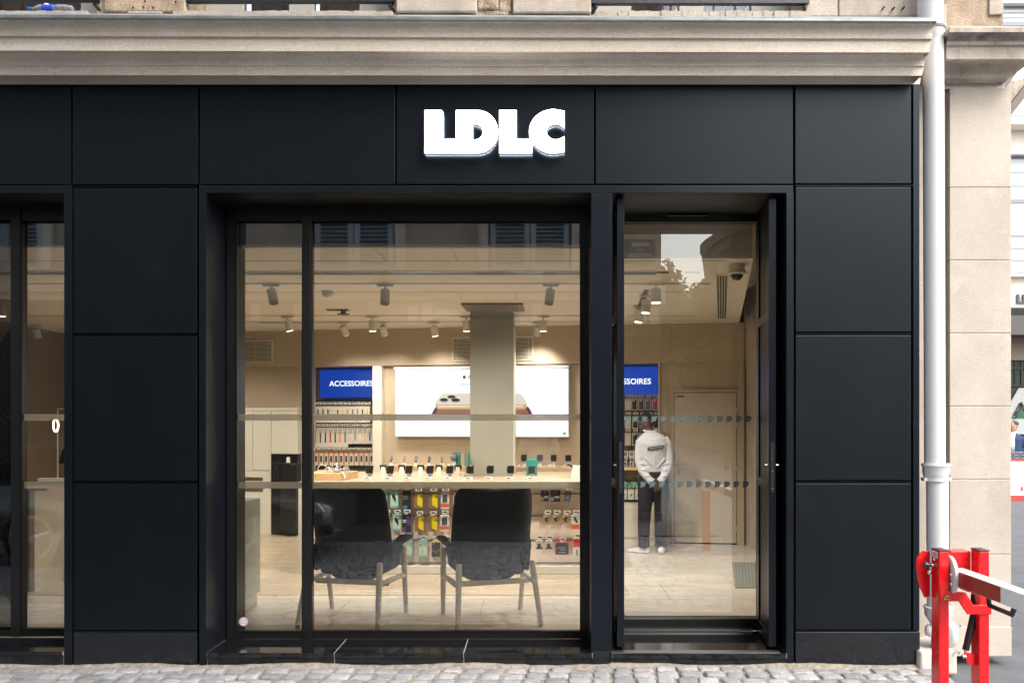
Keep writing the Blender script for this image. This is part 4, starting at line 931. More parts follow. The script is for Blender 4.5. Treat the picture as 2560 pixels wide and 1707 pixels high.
strap_cols = {'tan':(.40,.28,.15),'dark grey':(.05,.05,.05),'black':(.012,.012,.012),'pale':(.55,.52,.45),'yellow':(.62,.42,.08),'orange red':(.62,.12,.04),'blue grey':(.12,.15,.2),'grey':(.2,.19,.17),'brown':(.08,.045,.03),'navy':(.02,.02,.10),'red':(.50,.02,.025),'orange':(.75,.25,.04),'blue':(.05,.07,.25),'white':(.7,.68,.6)}
SM = {k: plain('strap_'+k.replace(' ','_'), v, .6) for k, v in strap_cols.items()}
ordn = ['first','second','third','fourth','fifth','sixth','seventh','eighth','ninth','tenth','eleventh','twelfth','thirteenth','fourteenth']
boxm = plain('carton_white', (.62,.58,.49), .6); tagm = plain('tag_white', (.72,.70,.64), .5); tagd = plain('tag_display', (.07,.065,.06), .4); hookm = M['steel']
def price(px, py, off, parent=None, w=10, h=5.5, pos=None, rz=None, wm=None):
    """small electronic price tag: white frame with grey display"""
    v = wp(px, py, off) if pos is None else pos
    t = TH if rz is None else rz
    mw = wm if wm else w/F*wt(px, off); mh = mw*h/w
    m4 = Matrix.Translation(v) @ Matrix.Rotation(t, 4, 'Z')
    mb = MB(); mb.box(-mw/2, mw/2, -.006, .004, -mh/2, mh/2).xf(m4); o = obj('price_tag', mb, tagm, parent)
    mb = MB(); mb.box(-mw*.34, mw*.34, -.0075, -.0065, -mh*.26, mh*.24).xf(m4); obj('tag_display', mb, tagd, o)
    return o
def hook(px, py, off, lab, grp, w=10, depth=.16):
    v = wp(px, py, off)
    e = empty('display_hook', v, lab, 'hook', grp)
    mb = MB(); mb.tube([v + NB*.005, v + NB*depth], .0035, 5); obj('rod', mb, hookm, e)
    price(px, py, off, e, w)
    return e
def hung(px0, py0, px1, py1, off, name, m, th=.03):
    e = empty(name, wp((px0+px1)/2, py1, off)); mb = MB(); wbox(mb, px0, py0, px1, py1, off, th); obj('carton', mb, m, e); return e
r1 = ['tan','dark grey','black','dark grey','pale','black','yellow','orange red','blue grey','grey','brown','yellow','tan']
r2 = ['grey','dark grey','navy','red','dark grey','orange','blue','pale','grey','white','yellow','blue']
for i, c in enumerate(r1):
    x = 783+12.35*i
    if x > 929: break
    e = hung(x-5.9, 1015, x+5.9, 1056, .20, 'strap_box', boxm, .04); tag(e, f'white box with {c} strap, {ordn[i]} from left, top row of left bay', 'box', 'watch strap boxes in the left accessories bay')
    mb = MB(); wbox(mb, x-1.9, 1023, x+1.3, 1049, .194, .004); obj('strap', mb, SM[c], e)
    hook(x+2, 1008, .17, f'hook with price tag, {ordn[i]} from left, top row of the left bay', 'price hooks in the left accessories bay')
for i, c in enumerate(r2):
    x = 789+12.35*i; bt = 1117.5 if i < 7 else 1109
    e = hung(x-5.9, 1068, x+5.9, bt, .20, 'strap_box', boxm, .04); tag(e, f'white box with {c} strap, {ordn[i]} from left, middle row of left bay', 'box', 'watch strap boxes in the left accessories bay')
    mb = MB(); wbox(mb, x-2.0, 1081, x+1.2, 1106 if i < 7 else 1101, .194, .004); obj('strap', mb, SM[c], e)
    mb = MB(); wbox(mb, x-4.3, 1072, x+4.3, 1082, .190, .003); obj('box_hanger', mb, plain('hanger_grey',(.36,.34,.29),.5) if i == 0 else bpy.data.materials['hanger_grey'], e)
    hook(x+2, 1062.5, .17, f'hook with price tag, {ordn[i]} from left, middle row of the left bay', 'price hooks in the left accessories bay')
cable_or = plain('carton_orange', (.55,.20,.08), .6)
for i in range(12):
    x = 790+12.6*i
    if x > 929: break
    e = hung(x-5.4, 1128, x+5.0, 1163, .17, 'case_pack', boxm, .05); tag(e, f'orange topped pack, {ordn[i]} from left, bottom row of left bay', 'package', 'orange topped packs in the left accessories bay')
    mb = MB(); wbox(mb, x-5.4, 1127, x+5.0, 1131.5, .163, .06); wbox(mb, x-5.8, 1132, x-4.4, 1162, .163, .06); obj('orange_band', mb, cable_or, e)
    mb = MB(); wbox(mb, x-2.4, 1139, x+2.2, 1154, .160, .006); obj('product_window', mb, SM['dark grey'] if i % 3 else SM['brown'], e)
    hook(x+1, 1121.5, .14, f'hook with price tag, {ordn[i]} from left, bottom row of the left bay', 'price hooks in the left accessories bay', 11)
# right bay
cases = [[('pale',1570),('black',1586),('dark grey',1603),('blue grey',1620.5),('red',1638)],[('pale',1570),('black',1588),('dark grey',1606),('blue',1624),('black',1640)],[('pale',1570),('black',1588),('navy',1606),('grey',1624),('brown',1640)]]
SM['magenta'] = plain('case_magenta', (.42,.01,.10), .5); SM['slate'] = plain('case_slate', (.06,.08,.16), .5)
for r_, row in enumerate(cases):
    y0 = (998,1041,1083)[r_]; hgt = (27,30,30)[r_]
    for i, (c, x) in enumerate(row):
        cc = {'blue grey':'slate','red':'magenta'}.get(c, c)
        e = hung(x-7.4, y0-1, x+7.2, y0+hgt, .20, 'phone_case', boxm, .02); tag(e, f'{cc} phone case, {ordn[i]} from left, {ordn[r_]} row of right bay', 'phone case', 'phone cases in the right accessories bay')
        mb = MB(); wbox(mb, x-5.6, y0+.8, x+5.6, y0+hgt-2, .196, .003); cs = obj('case_shell', mb, SM[cc], e, bevel=.008)
        mb = MB(); wbox(mb, x-3.8, y0+2, x+.6, y0+4.6, .193, .002); obj('camera_window', mb, M['paper'] if c != 'pale' else SM['grey'], cs)
        hook(x+1, y0-8, .17, f'hook with price tag, {ordn[i]} from left, {ordn[r_]} row of the right bay', 'price hooks in the right accessories bay', 11)
for i, x in enumerate((1563,1579,1596,1613,1630)):
    e = hung(x-7, 1127, x+7, 1143, .20, 'charger_box', boxm, .05); tag(e, f'small white charger box, {ordn[i]} from left in the right bay', 'box', 'small charger boxes in the right accessories bay')
    mb = MB(); wbox(mb, x-3.5, 1130, x+3.5, 1139, .196, .003); obj('printed_square', mb, SM['grey'], e)
    hook(x, 1146, .17, f'hook with price tag, {ordn[i]} from left, below the charger boxes', 'price hooks in the right accessories bay', 11)
    e = hung(x-5, 1152, x+5, 1166, .20, 'small_pack', M['paper'], .03); tag(e, f'small clear accessory pack, {ordn[i]} from left above the oak shelf of the right bay', 'package', 'small packs above the oak shelf'); mb = MB(); wbox(mb, x-2, 1155, x+2, 1163, .194, .004); obj('product', mb, SM['brown'], e)
# oak shelf + low shelf with green packs + white cupboard
mb = MB(); wbox(mb, 1480, 1169, 1646, 1175, -.35, .75); o = obj('oak_shelf', mb, M['oak'], BRR, bevel=.002)
mb = MB(); wbox(mb, 1480, 1176, 1646, 1250, .0, .3); obj('lower_back', mb, M['oakpale'], BRR)
grn = plain('pack_green', (.05,.35,.04), .5)
for i, x in enumerate((1560,1578,1596,1614,1632)):
    e = hung(x-8, 1222, x+7, 1249, -.14, 'green_pack', M['paper'], .05); tag(e, f'white pack with green edge, {ordn[i]} from left under the oak shelf', 'package', 'green edged packs under the oak shelf')
    mb = MB(); wbox(mb, x-9.6, 1205, x-8.1, 1249, -.14, .05); wbox(mb, x-8, 1205, x+7, 1221, -.14, .05); obj('green_edge', mb, grn, e)
    mb = MB(); mb.tube([wp(x-3,1240,-.146), wp(x,1236,-.146), wp(x+3,1234,-.146)], .006, 6); obj('product', mb, SM['red'] if i == 1 else SM['grey'], e)
    hook(x, 1216, -.17, f'metal hook with white price tag, {ordn[i]} from left under the oak shelf', 'price hooks under the oak shelf', 12, .1)
    hook(x+2, 1192, -.1, f'upper metal hook with price tag, {ordn[i]} from left under the oak shelf', 'price hooks under the oak shelf', 11, .1)
CB = empty('cupboard', wp(1563,1350,-.25), 'long low white cupboard under the right accessories bay', 'cupboard')
mb = MB(); wbox(mb, 1470, 1254, 1646, 0, -.2, .5, None, FL+.09); obj('carcass', mb, M['white'], CB, bevel=.003)
for a, b in ((1472,1558),(1560,1644)):
    mb = MB(); wbox(mb, a, 1268, b, 0, -.215, .014, None, FL+.1); obj('door_panel', mb, M['white'], CB, bevel=.002)
mb = MB(); wbox(mb, 1470, 0, 1646, 0, -.19, .4, FL+.088, FL); obj('kickboard', mb, M['white'], CB)
mb = MB(); wbox(mb, 1470, 1249, 1646, 1252.5, -.22, .5); obj('black_shelf_edge', mb, M['black'], CB)

# ---- white cabinets and coffee machine on the left
CW = empty('tall_cabinet', wp(670,1335,-.3), 'tall white fitted cabinets with a dark niche at the back left of the shop', 'cabinet')
def cab(a, b, c, d, zb=None, nm='cabinet_door'):
    mb = MB(); wbox(mb, a, b, c, d, -.06, .14, None, zb); obj(nm, mb, M['white'], CW, bevel=.0015)
mb = MB(); wbox(mb, 560, 1021, 744, 0, -.04, .13, None, FL); obj('carcass', mb, M['wall_in'], CW)
cab(560,1019,744,1026,nm='top_panel'); cab(560,1027,631.5,1175); cab(632.5,1027,677.5,1175); cab(678.5,1027,744,1134); cab(560,1176.5,677,1335, None)
mb = MB(); wbox(mb, 678.5, 1135, 744, 1336, -.075, .1); nk = obj('niche_back', mb, M['blackgloss'], CW)
for y in (1192,1219):
    mb = MB(); wbox(mb, 590, y, 657, y+9, -.068, .006); h = obj('cup_handle', mb, M['steel'], CW, bevel=.002)
CM = empty('coffee_machine', wp(710,1190,-.3), 'black coffee machine standing in the niche of the white cabinets', 'coffee machine')
mb = MB(); wbox(mb, 681, 1156, 698, 1200, -.28, .2); wbox(mb, 700, 1158, 740, 1325, -.25, .17); obj('machine_body', mb, M['black'], CM, bevel=.006)
mb = MB(); wbox(mb, 686, 1170, 692, 1171.5, -.29, .008); wbox(mb, 724, 1160, 741, 1161.5, -.26, .008); obj('trim_line', mb, M['steel'], CM)
mb = MB(); a_ = wp(720.5,1156,-.27); mb.lathe([(.028,0),(.024,.065),(.022,.075)], a_, 14); tag(obj('paper_cup', mb, M['paper'], smooth='auto'), 'small white cup on top of the black coffee machine', 'cup')

# ---- door and other joinery in the back wall at the right
DR = empty('flush_door', wp(1765,1352,.0), 'cream flush door with lever handle behind the man', 'door')
mb = MB(); wbox(mb, 1679, 974, 1685, 0, -.012, .06, None, FL); wbox(mb, 1842, 974, 1848, 0, -.012, .06, None, FL); wbox(mb, 1685, 974, 1842, 980, -.012, .06); obj('door_jamb', mb, M['wall_in'], DR)
mb = MB(); wbox(mb, 1686.5, 982, 1840.5, 0, -.004, .05, None, FL+.02); dl_ = obj('door_panel', mb, mat('door_cream', (.50,.42,.31), .45, var=.04, vscale=2), DR, bevel=.002)
mb = MB(); wbox(mb, 1684.5, 980.5, 1842.5, 0, .0, .045, None, FL); obj('shadow_gap', mb, M['void'], DR)
mb = MB(); wbox(mb, 1691, 989, 1710, 992.5, -.01, .006); obj('door_plate', mb, M['black'], DR)
mb = MB(); v = wp(1695,1165,-.008); mb.tube([v, v-NB*.05], .009, 10); mb.tube([v-NB*.05, v-NB*.05+Vector((.14,-.02,0))], .008, 10); mb.tube([v+NB*.002, v-NB*.006], .026, 16); mb.tube([v+NB*.002-Vector((0,0,.075)), v-NB*.006-Vector((0,0,.075))], .026, 16); obj('door_handle', mb, M['steel'], dl_, smooth='auto')
for y in (1024,1061,1172,1322): mb = MB(); mb.tube([wp(1841.5,y-6,-.012), wp(1841.5,y+6,-.012)], .009, 8); obj('hinge', mb, M['steel'], DR)
D2 = empty('flush_door', wp(1890,1357,0), 'second cream door, partly hidden by the right security leaf', 'door')
mb = MB(); wbox(mb, 1882, 973, 1950, 0, -.02, .06, None, FL+.02); obj('door_panel', mb, bpy.data.materials['door_cream'], D2)
mb = MB(); wbox(mb, 1880, 971, 1952, 0, -.014, .06, None, FL); obj('shadow_gap', mb, M['void'], D2)
mb = MB(); mb.ball(wp(1890,1164,-.03), .014); obj('lock_knob', mb, M['black'], D2)
mb = MB(); wbox(mb, 1848.5, 914, 1860, 0, -.04, .09, zb_-.003, FL); wbox(mb, 1650, 1338, 1679, 0, .03, .03, None, FL); st('wall_trim', mb, M['wall_in'])
mb = MB(); wbox(mb, 1860, 0, 1960, 0, .02, .08, 3.34, 0); st('wall_back_right', mb, M['wall_in'])
# door mat grating
GM = empty('entrance_mat', (2, 2.9, FL), 'grey ribbed metal entrance mat let into the pale floor', 'mat')
def flo(px, py): t = (CZ-FL)*F/(py-VY); return ((px-VX)/F*t, t-D)
a, b, c, d = flo(1830,1406), flo(1838,1470), flo(1960,1470), flo(1960,1406)
mb = MB(); mb.prism([a,b,c,d], 'z', FL+.001, FL+.006); obj('mat_base', mb, mat('mat_grey', (.22,.24,.23), .6), GM)
mb = MB(); n = 16
for i in range(n):
    u = (i+.3)/n; p = (a[0]+(d[0]-a[0])*u, a[1]); q = (b[0]+(c[0]-b[0])*u, b[1]); w_ = .012
    mb.prism([(p[0],p[1]),(q[0],q[1]),(q[0]+w_,q[1]),(p[0]+w_,p[1])], 'z', FL+.0062, FL+.011)
obj('mat_ribs', mb, mat('mat_rib', (.45,.47,.45), .4, metal=.6), GM)
# ceiling louvre and dome camera inside the door
LV = empty('ceiling_louvre', (1.85, 3, CE), 'long ceiling louvre with dark slots beside the dome camera', 'vent')
p, q, r_, s_ = cl(1791,687), cl(1820,687), cl(1816,794), cl(1794,794)
mb = MB(); mb.prism([(p[0]-.02,p[1]-.04),(q[0]+.02,q[1]-.04),(r_[0]+.03,r_[1]+.04),(s_[0]-.03,s_[1]+.04)], 'z', CE-.008, CE-.0005); obj('louvre_frame', mb, M['ceiling'], LV)
mb = MB(); n = 4
for i in range(n):
    u0, u1 = (i+.12)/n, (i+.78)/n
    L_ = lambda A, B, u: (A[0]+(B[0]-A[0])*u, A[1]+(B[1]-A[1])*u)
    mb.prism([L_(p,q,u0),L_(p,q,u1),L_(s_,r_,u1),L_(s_,r_,u0)], 'z', CE-.012, CE-.0085)
obj('louvre_slots', mb, mat('slot_olive', (.05,.05,.03), .6), LV)
DC = empty('dome_camera', (PX(1842,1.15), 1.15, CE-.1), 'white and black security dome camera under the ceiling inside the doorway', 'camera')
c = (PX(1842,1.15), 1.15)
mb = MB(); mb.lathe([(.062,CE-.0005),(.066,CE-.05),(.078,CE-.058),(.078,CE-.075),(.055,CE-.082)], (c[0],c[1],0), 24); obj('camera_base', mb, M['lampwhite'], DC, smooth='auto')
mb = MB(); mb.ball((c[0],c[1],CE-.078), .052, 1,1,1); obj('camera_dome', mb, M['blackgloss'], DC, smooth=True)
# small white detector dome + projector bracket on the ceiling
c = cl(819,728); DD = empty('smoke_detector', (c[0],c[1],CE-.08), 'round pale smoke detector on the ceiling behind the window mullion', 'detector')
mb = MB(); mb.lathe([(.058,CE-.0005),(.060,CE-.018),(.056,CE-.030),(.04,CE-.05),(.02,CE-.062),(.001,CE-.064)], (c[0],c[1],0), 24); obj('detector_body', mb, M['greylamp'], DD, smooth='auto')
c = cl(852,774); PJ = empty('ceiling_bracket', (c[0],c[1],CE-.06), 'small dark ceiling fixture near the smoke detector', 'fixture')
mb = MB(); mb.box(c[0]-.16, c[0]+.09, c[1]-.03, c[1]+.03, CE-.012, CE-.0005); mb.lathe([(.03,CE-.012),(.03,CE-.045),(.07,CE-.05),(.075,CE-.058),(.05,CE-.064)], (c[0]+.03,c[1],0), 18); obj('fixture_body', mb, M['darkbrown'], PJ)

# ---- spotlights
def spot_thing(px, ytr, lit, tilt, lab, grp, r=.042, L=.15, scale=1.0, yaw=0):
    x = PX(px, ytr)
    e = empty('spot_light', (x, ytr, CE), lab, 'spotlight', grp)
    body = greym if not lit else M['lampwhite']
    m4 = Matrix.Translation((x, ytr, CE-.06)) @ Matrix.Rotation(yaw,4,'Z') @ Matrix.Rotation(tilt[1],4,'Y') @ Matrix.Rotation(tilt[0],4,'X')
    mb = MB(); mb.box(-.075,.075,-.016,.016,-.018,0); mb.xf(Matrix.Translation((x,ytr,CE-.0125))); obj('track_adapter', mb, body, e)
    mb = MB(); mb.tube([(x,ytr,CE-.03),(x,ytr,CE-.07)], .009, 8); obj('stem', mb, body, e)
    mb = MB(); mb.lathe([(r*.9,0),(r,-.004),(r,-L),(r*.92,-L)], (0,0,0), 22); mb.xf(m4); obj('lamp_body', mb, body, e, smooth='auto')
    mb = MB(); mb.lathe([(r*.86,-L-.0015),(r*.86,-L-.003)], (0,0,0), 22); mb.xf(m4); ln = obj('lens', mb, M['lens'] if lit else M['darkbrown'], e)
    return e, m4
greym = M['greylamp']
def lamp(x, y, z, power, size=100, rx=0, ry=0, col=(1,.935,.81), parent=None, rad=.04):
    l = bpy.data.lights.new('spot_bulb', 'SPOT'); l.energy = power; l.spot_size = R(size); l.spot_blend = .9; l.color = col; l.shadow_soft_size = rad
    o = bpy.data.objects.new('spot_bulb', l); COL.objects.link(o); o.location = (x, y, z); o.rotation_euler = (rx, ry, 0)
    if parent is not None: o.parent = parent; o.location = Vector((x,y,z)) - rootloc(parent)
    return o
GRP = 'cylindrical ceiling spotlights'
PW = 36
for px, tl, lab in ((678,(R(-14),R(-17)),'grey dark-lensed spot tilted left, leftmost on the front track'),(963,(R(-10),0),'grey dark-lensed spot hanging straight, middle of the front track'),(1377,(R(-10),R(8)),'grey dark-lensed spot at the right end of the front track by the window edge')):
    e, m4 = spot_thing(px, 2.02, False, tl, lab, GRP, .043, .14); lamp(PX(px,2.02), 2.1, CE-.22, PW*1.6, 120, R(32), 0, parent=e)  # bulb added to each dark-lensed spot to brighten the peg wall
for px, tl, lab in ((719,(R(8),R(-10)),'lit spot tilted left, leftmost on the lit track'),(931,(R(8),0),'lit spot beside the thin black air slot'),(1166,(R(8),0),'lit spot just left of the grey column'),(1358,(R(8),0),'lit spot right of the grey column')):
    e, m4 = spot_thing(px, 4.25, True, tl, lab, GRP, .046, .13); lamp(PX(px,4.25), 4.2, CE-.23, PW*.8, 120, R(-5), 0, parent=e)
for px, tl, lab, lit in ((857,(R(30),R(-14)),'pale spot turned to the wall above the left accessories sign',1),(955,(R(30),R(-12)),'pale spot turned to the wall right of the accessories sign',1),(1084,(R(12),R(-8)),'lit spot above the left half of the white screen',1),(1345,(R(30),R(8)),'pale spot turned to the wall above the right vent',1)):
    e, m4 = spot_thing(px, 4.82, lit, tl, lab, GRP, .046, .13); lamp(PX(px,4.82), 4.90, CE-.2, PW*.6, 92, R(36), 0, parent=e)
for px, y, tl, lab in ((1640,1.95,(0,0),'lit spot nearest the doorway glass'),(1616,2.65,(0,R(4)),'lit spot in the middle of the three seen through the doorway'),(1600,3.4,(0,R(8)),'lit spot farthest in of the three seen through the doorway')):
    e, m4 = spot_thing(px, y, True, tl, lab, GRP, .046, .13); lamp(PX(px,y), y, CE-.23, PW*.85, 130, 0, 0, parent=e)
e, m4 = spot_thing(2, 2.9, True, (0,0), 'lit spot at the left edge, seen through the left window', GRP, .05, .13); lamp(PX(2,2.9), 2.9, CE-.22, PW*.8, 120, 0, 0, parent=e)
e, m4 = spot_thing(90, 5.2, False, (R(20),0), 'pale round lamp under the ceiling at the far left wall', GRP, .046, .12)
e, m4 = spot_thing(400, 3.2, True, (0,0), 'added lit spot out of view behind the left cladding', GRP, .046, .13); lamp(PX(400,3.2), 3.2, CE-.22, PW*.8, 130, 0, 0, parent=e)  # unseen fill lamp added for the left part of the shop
for x_, l_ in ((-4.2,'added lit spot out of view behind the left jamb, nearest the white cabinets'),(-5.4,'added lit spot out of view behind the left cladding, farthest from the doorway')):
    e, m4 = spot_thing(VX+x_*F/(D+4.6), 4.6, True, (R(20),0), l_, GRP, .046, .13); lamp(x_, 4.6, CE-.22, PW*.8, 110, R(25), 0, parent=e)  # unseen fill lamps added to brighten the white cabinets
# shelf lights inside the bays are part of the bays
for bb, px in ():
    v = wp(px, 990, .08); 
    mb = MB(); wbox(mb, px-60, 996, px+50, 998, .06, .02); obj('shelf_light', mb, mat('led_strip',(1,.9,.7),.5,emit=(1,.85,.62),estr=1.2) if bb is BL else bpy.data.materials['led_strip'], bb)

# ---- display table with peg wall
YT = 2.95
DT = empty('display_table', (-.8, 3.8, FL), 'long pale oak display table with a peg wall of packaged accessories below its front', 'table')
xl, xr = PX(747,YT), .72
zt = 1.02
mb = MB(); mb.box(xl, xr, YT-.02, YT+1.72, zt-.045, zt); obj('table_top', mb, M['oakpale'], DT, bevel=.003)
mb = MB(); mb.box(xl+.0, xl+.04, YT-.015, YT+1.7, FL, zt-.047); mb.box(xr-.04, xr, YT, YT+1.7, FL, zt-.047); obj('end_panel', mb, M['white'], DT)
mb = MB(); mb.box(xl+.04, xr-.04, YT+.17, YT+1.68, FL+.10, zt-.047); obj('peg_panel', mb, M['peg'], DT)
mb = MB(); mb.box(xl+.04, xr-.04, YT-.0, YT+.17, FL+.008, PZ(1415,YT)); obj('plinth', mb, M['white'], DT, bevel=.003)
mb = MB()
for y in (1235,1290,1350): mb.box(xl+.05, xr-.05, YT+.162, YT+.168, PZ(y,YT+.16), PZ(y-2,YT+.16))
obj('panel_joint', mb, M['darkbrown'], DT)
# packaged products hanging below the table: (name, label, x0, y0, x1, y1, base, [(shape, colour)...])
pc = {'teal':(.20,.45,.46),'palegreen':(.45,.60,.52),'black':(.02,.02,.025),'brown':(.22,.13,.06),'yellow':(.72,.55,.01),'white':(.62,.60,.55),'orange':(.65,.12,.03),'purple':(.10,.05,.18),'kraft':(.36,.24,.13),'red':(.60,.01,.015),'blue':(.03,.22,.45),'grey':(.2,.2,.19),'gold':(.6,.45,.08),'slate':(.07,.08,.10)}
PCM = {k: plain('pack_'+k, v, .45) for k, v in pc.items()}
YK = YT+.03
def pack(lab, x0, y0, x1, y1, base, parts, th=.03, tilt=0, hookit=True, y_=YK):
    e = empty('packaged_accessory', (PX((x0+x1)/2,y_), y_, PZ(y1,y_)), lab, 'package', 'packs hanging under the display table')
    mb = MB(); mb.pbox(x0, y0, x1, y1, y_, y_+th)
    if tilt: mb.xf(Matrix.Translation(P((x0+x1)/2,y0,y_)) @ Matrix.Rotation(tilt,4,'Y') @ Matrix.Translation(-P((x0+x1)/2,y0,y_)))
    obj('carton', mb, PCM[base], e, bevel=.002)
    W, H = x1-x0, y1-y0
    for k, (c, pts) in enumerate(parts):
        mb = MB(); mb.prism([(PX(x0+u*W,y_), PZ(y0+v*H,y_)) for u, v in pts], 'y', y_-.002-.002*k, y_-.0005-.002*k)
        if tilt: mb.xf(Matrix.Translation(P((x0+x1)/2,y0,y_)) @ Matrix.Rotation(tilt,4,'Y') @ Matrix.Translation(-P((x0+x1)/2,y0,y_)))
        obj('printed_area', mb, PCM[c], e)
    if hookit:
        xm = (x0+x1)/2
        h = empty('display_hook', (PX(xm,y_), y_, PZ(y0-6,y_)), ' '.join(('price tag above ' + lab).split()[:16]), 'hook', 'price hooks under the display table')
        mb = MB(); mb.box(PX(xm-.8,y_), PX(xm+.8,y_), y_-.02, y_+.14, PZ(y0-2.2,y_), PZ(y0-3.6,y_)); obj('rod', mb, hookm, h)
        price(0,0,0,h, pos=P(xm+2, y0-8, y_-.03), rz=0, wm=15.5/F*(D+y_), w=15.5, h=7)
        mb = MB(); mb.pbox(xm-4, y0-4, xm+4, y0, y_+.004, y_+.008); obj('hang_tab', mb, PCM['white'], e)
leaf_ = [(.30,.20),(.40,.17),(.62,.30),(.72,.50),(.66,.66),(.58,.68),(.52,.56),(.32,.44),(.24,.30)]
sl_ = [(.40,.08),(1,.08),(1,.96),(.42,.78)]
def teal(lab, *r, leafc='black', base='teal'): pack(lab, *r, base, [('palegreen',[(.06,.10),(.94,.10),(.94,.90),(.06,.90)]),(leafc,leaf_)])
def yel(lab, *r): pack(lab, *r, 'brown', [('yellow',sl_),('black',[(.82,.2),(.95,.24),(.95,.32),(.82,.34)])])
def wo(lab, *r): pack(lab, *r, 'white', [('slate',[(.2,.15),(.75,.12),(.78,.58),(.2,.62)]),('orange',[(.0,.66),(1,.66),(1,.84),(0,.84)])])
teal('teal pack with a black leaf shape in the top row, left of the black pack', 975,1226,996,1269)
pack('black pack with blue corner in the top row under the table', 1006,1226,1026,1272, 'black', [('blue',[(.05,.82),(.6,.8),(.6,.98),(.05,.98)]),('grey',[(.1,.28),(.6,.28),(.6,.31),(.1,.31)]),('grey',[(.1,.36),(.7,.36),(.7,.39),(.1,.39)]),('grey',[(.1,.44),(.65,.44),(.65,.47),(.1,.47)])])
yel('brown pack with yellow slanted label in the top row, left one of two', 1034,1231,1056,1270)
yel('brown pack with yellow slanted label in the top row, right one of two', 1071,1231,1094,1271)
wo('white and orange pack with a charger in the top row by the right chair', 1102,1231,1123,1272)
pack('white pack with red corner half hidden behind the right chair', 1133,1226,1152,1266, 'white', [('red',[(0,0),(1,0),(1,.12),(0,.12)]),('slate',[(.1,.3),(.8,.3),(.8,.7),(.1,.7)])])
teal('pale teal pack with a dark leaf shape in the middle row beside the left chair', 981,1285,1003,1326)
pack('purple and black pack in the middle row under the table', 1005,1285,1027,1330, 'black', [('purple',[(.45,.1),(1,.1),(1,.6),(.7,.6),(.45,.4)]),('purple',[(0,.7),(.4,.75),(.5,1),(0,1)]),('white',[(.1,.3),(.5,.3),(.5,.36),(.1,.36)]),('white',[(.1,.4),(.45,.4),(.45,.45),(.1,.45)])])
yel('brown pack with yellow slanted label in the middle row, left one of two', 1037,1289,1059,1328)
yel('brown pack with yellow slanted label in the middle row, right one of two', 1070,1289,1093,1328)
wo('white and orange pack in the middle row by the right chair', 1100,1287,1123,1328)
pack('white pack beside the back of the right chair in the middle row', 1133,1287,1150,1326, 'white', [('grey',[(.2,.2),(.8,.2),(.8,.7),(.2,.7)])])
teal('pale teal pack with a red leaf shape in the bottom row', 984,1350,1006,1391, leafc='red')
teal('pale teal pack in the bottom row behind the left chair arm', 1008,1350,1031,1391, leafc='palegreen')
pack('pale teal pack in the bottom row, between the two chairs', 1046,1350,1069,1392, 'teal', [('palegreen',[(.06,.10),(.94,.10),(.94,.90),(.06,.90)]),('grey',[(.15,.2),(.25,.15),(.3,.3),(.2,.38)]),('gold',[(.35,.6),(.55,.58),(.5,.72),(.36,.7)])])
pack('black pack with yellow top in the bottom row, between the two chairs', 1079,1352,1101,1392, 'gold', [('black',[(.03,.08),(.97,.08),(.97,.98),(.03,.98)]),('grey',[(.08,.12),(.4,.12),(.4,.2),(.08,.2)]),('gold',[(.1,.55),(.5,.68),(.9,.5),(.9,.53),(.5,.72),(.1,.58)])])
pack('white pack in the bottom row behind the right chair arm', 1109,1352,1129,1392, 'white', [('grey',[(.2,.4),(.8,.4),(.8,.9),(.2,.9)])])
pack('teal pack showing past the left chair in the top row', 952,1226,968,1269, 'teal', []); pack('teal pack showing past the left chair in the middle row', 958,1285,974,1326, 'teal', []); pack('teal pack showing past the left chair in the bottom row', 962,1350,978,1391, 'teal', [])
bk = [('orange',[(.35,.12),(.6,.12),(.6,.2),(.35,.2)]),('grey',[(.05,.6),(.3,.6),(.3,.9),(.05,.9)]),('grey',[(.4,.5),(.9,.5),(.9,.7),(.4,.7)])]
pack('square black pack with orange mark just right of the right chair', 1352,1226,1372,1253, 'black', bk); pack('square black pack with orange mark under the right end of the table', 1376,1225,1401,1254, 'black', bk)
pack('dark tilted phone case hanging crooked in the top row', 1414,1228,1430,1253, 'slate', [('grey',[(.4,.3),(.62,.3),(.62,.5),(.4,.5)]),('grey',[(.3,.58),(.7,.58),(.7,.7),(.3,.7)])], .02, R(12))
ball_ = [(.5+.22*math.cos(R(a)), .5+.22*math.sin(R(a))) for a in range(0,360,30)]; b2 = [(.62,.42),(.68,.5),(.55,.6),(.5,.5)]
for i, (x0, x1, w_) in enumerate(((1357,1378,'left'),(1380.5,1402,'middle'),(1404,1427,'right'))): pack(f'small kraft brown pack with black and white ball, {w_} one of three', x0,1287,x1,1310, 'kraft', [('black',ball_),('white',b2),('white',[(.1,.12),(.5,.12),(.5,.24),(.1,.24)])])
pack('white pack with orange base at the right edge of the window', 1428,1287,1449,1322, 'white', [('orange',[(0,.66),(1,.66),(1,1),(0,1)]),('black',[(.3,.15),(.5,.15),(.8,.5),(.6,.55)])])
for i, (x0, x1, w_) in enumerate(((1339,1357,'left'),(1363,1381,'right'))): pack(f'white pack with a black round speaker in the bottom row, {w_} one of two', x0,1350,x1,1372, 'white', [('black',[(.25,.45),(.45,.36),(.7,.4),(.75,.7),(1,.85),(1,1),(0,1),(.05,.85),(.25,.8)])])
pack('wide black box with red edge in the bottom row right of the chair', 1388,1355,1422,1386, 'red', [('black',[(.06,.03),(.98,.03),(.98,.95),(.06,.95)]),('grey',[(.15,.4),(.8,.36),(.8,.42),(.2,.5)]),('grey',[(.4,.55),(.75,.52),(.75,.62),(.4,.64)]),('teal',[(.25,.78),(.8,.78),(.8,.83),(.25,.83)])])
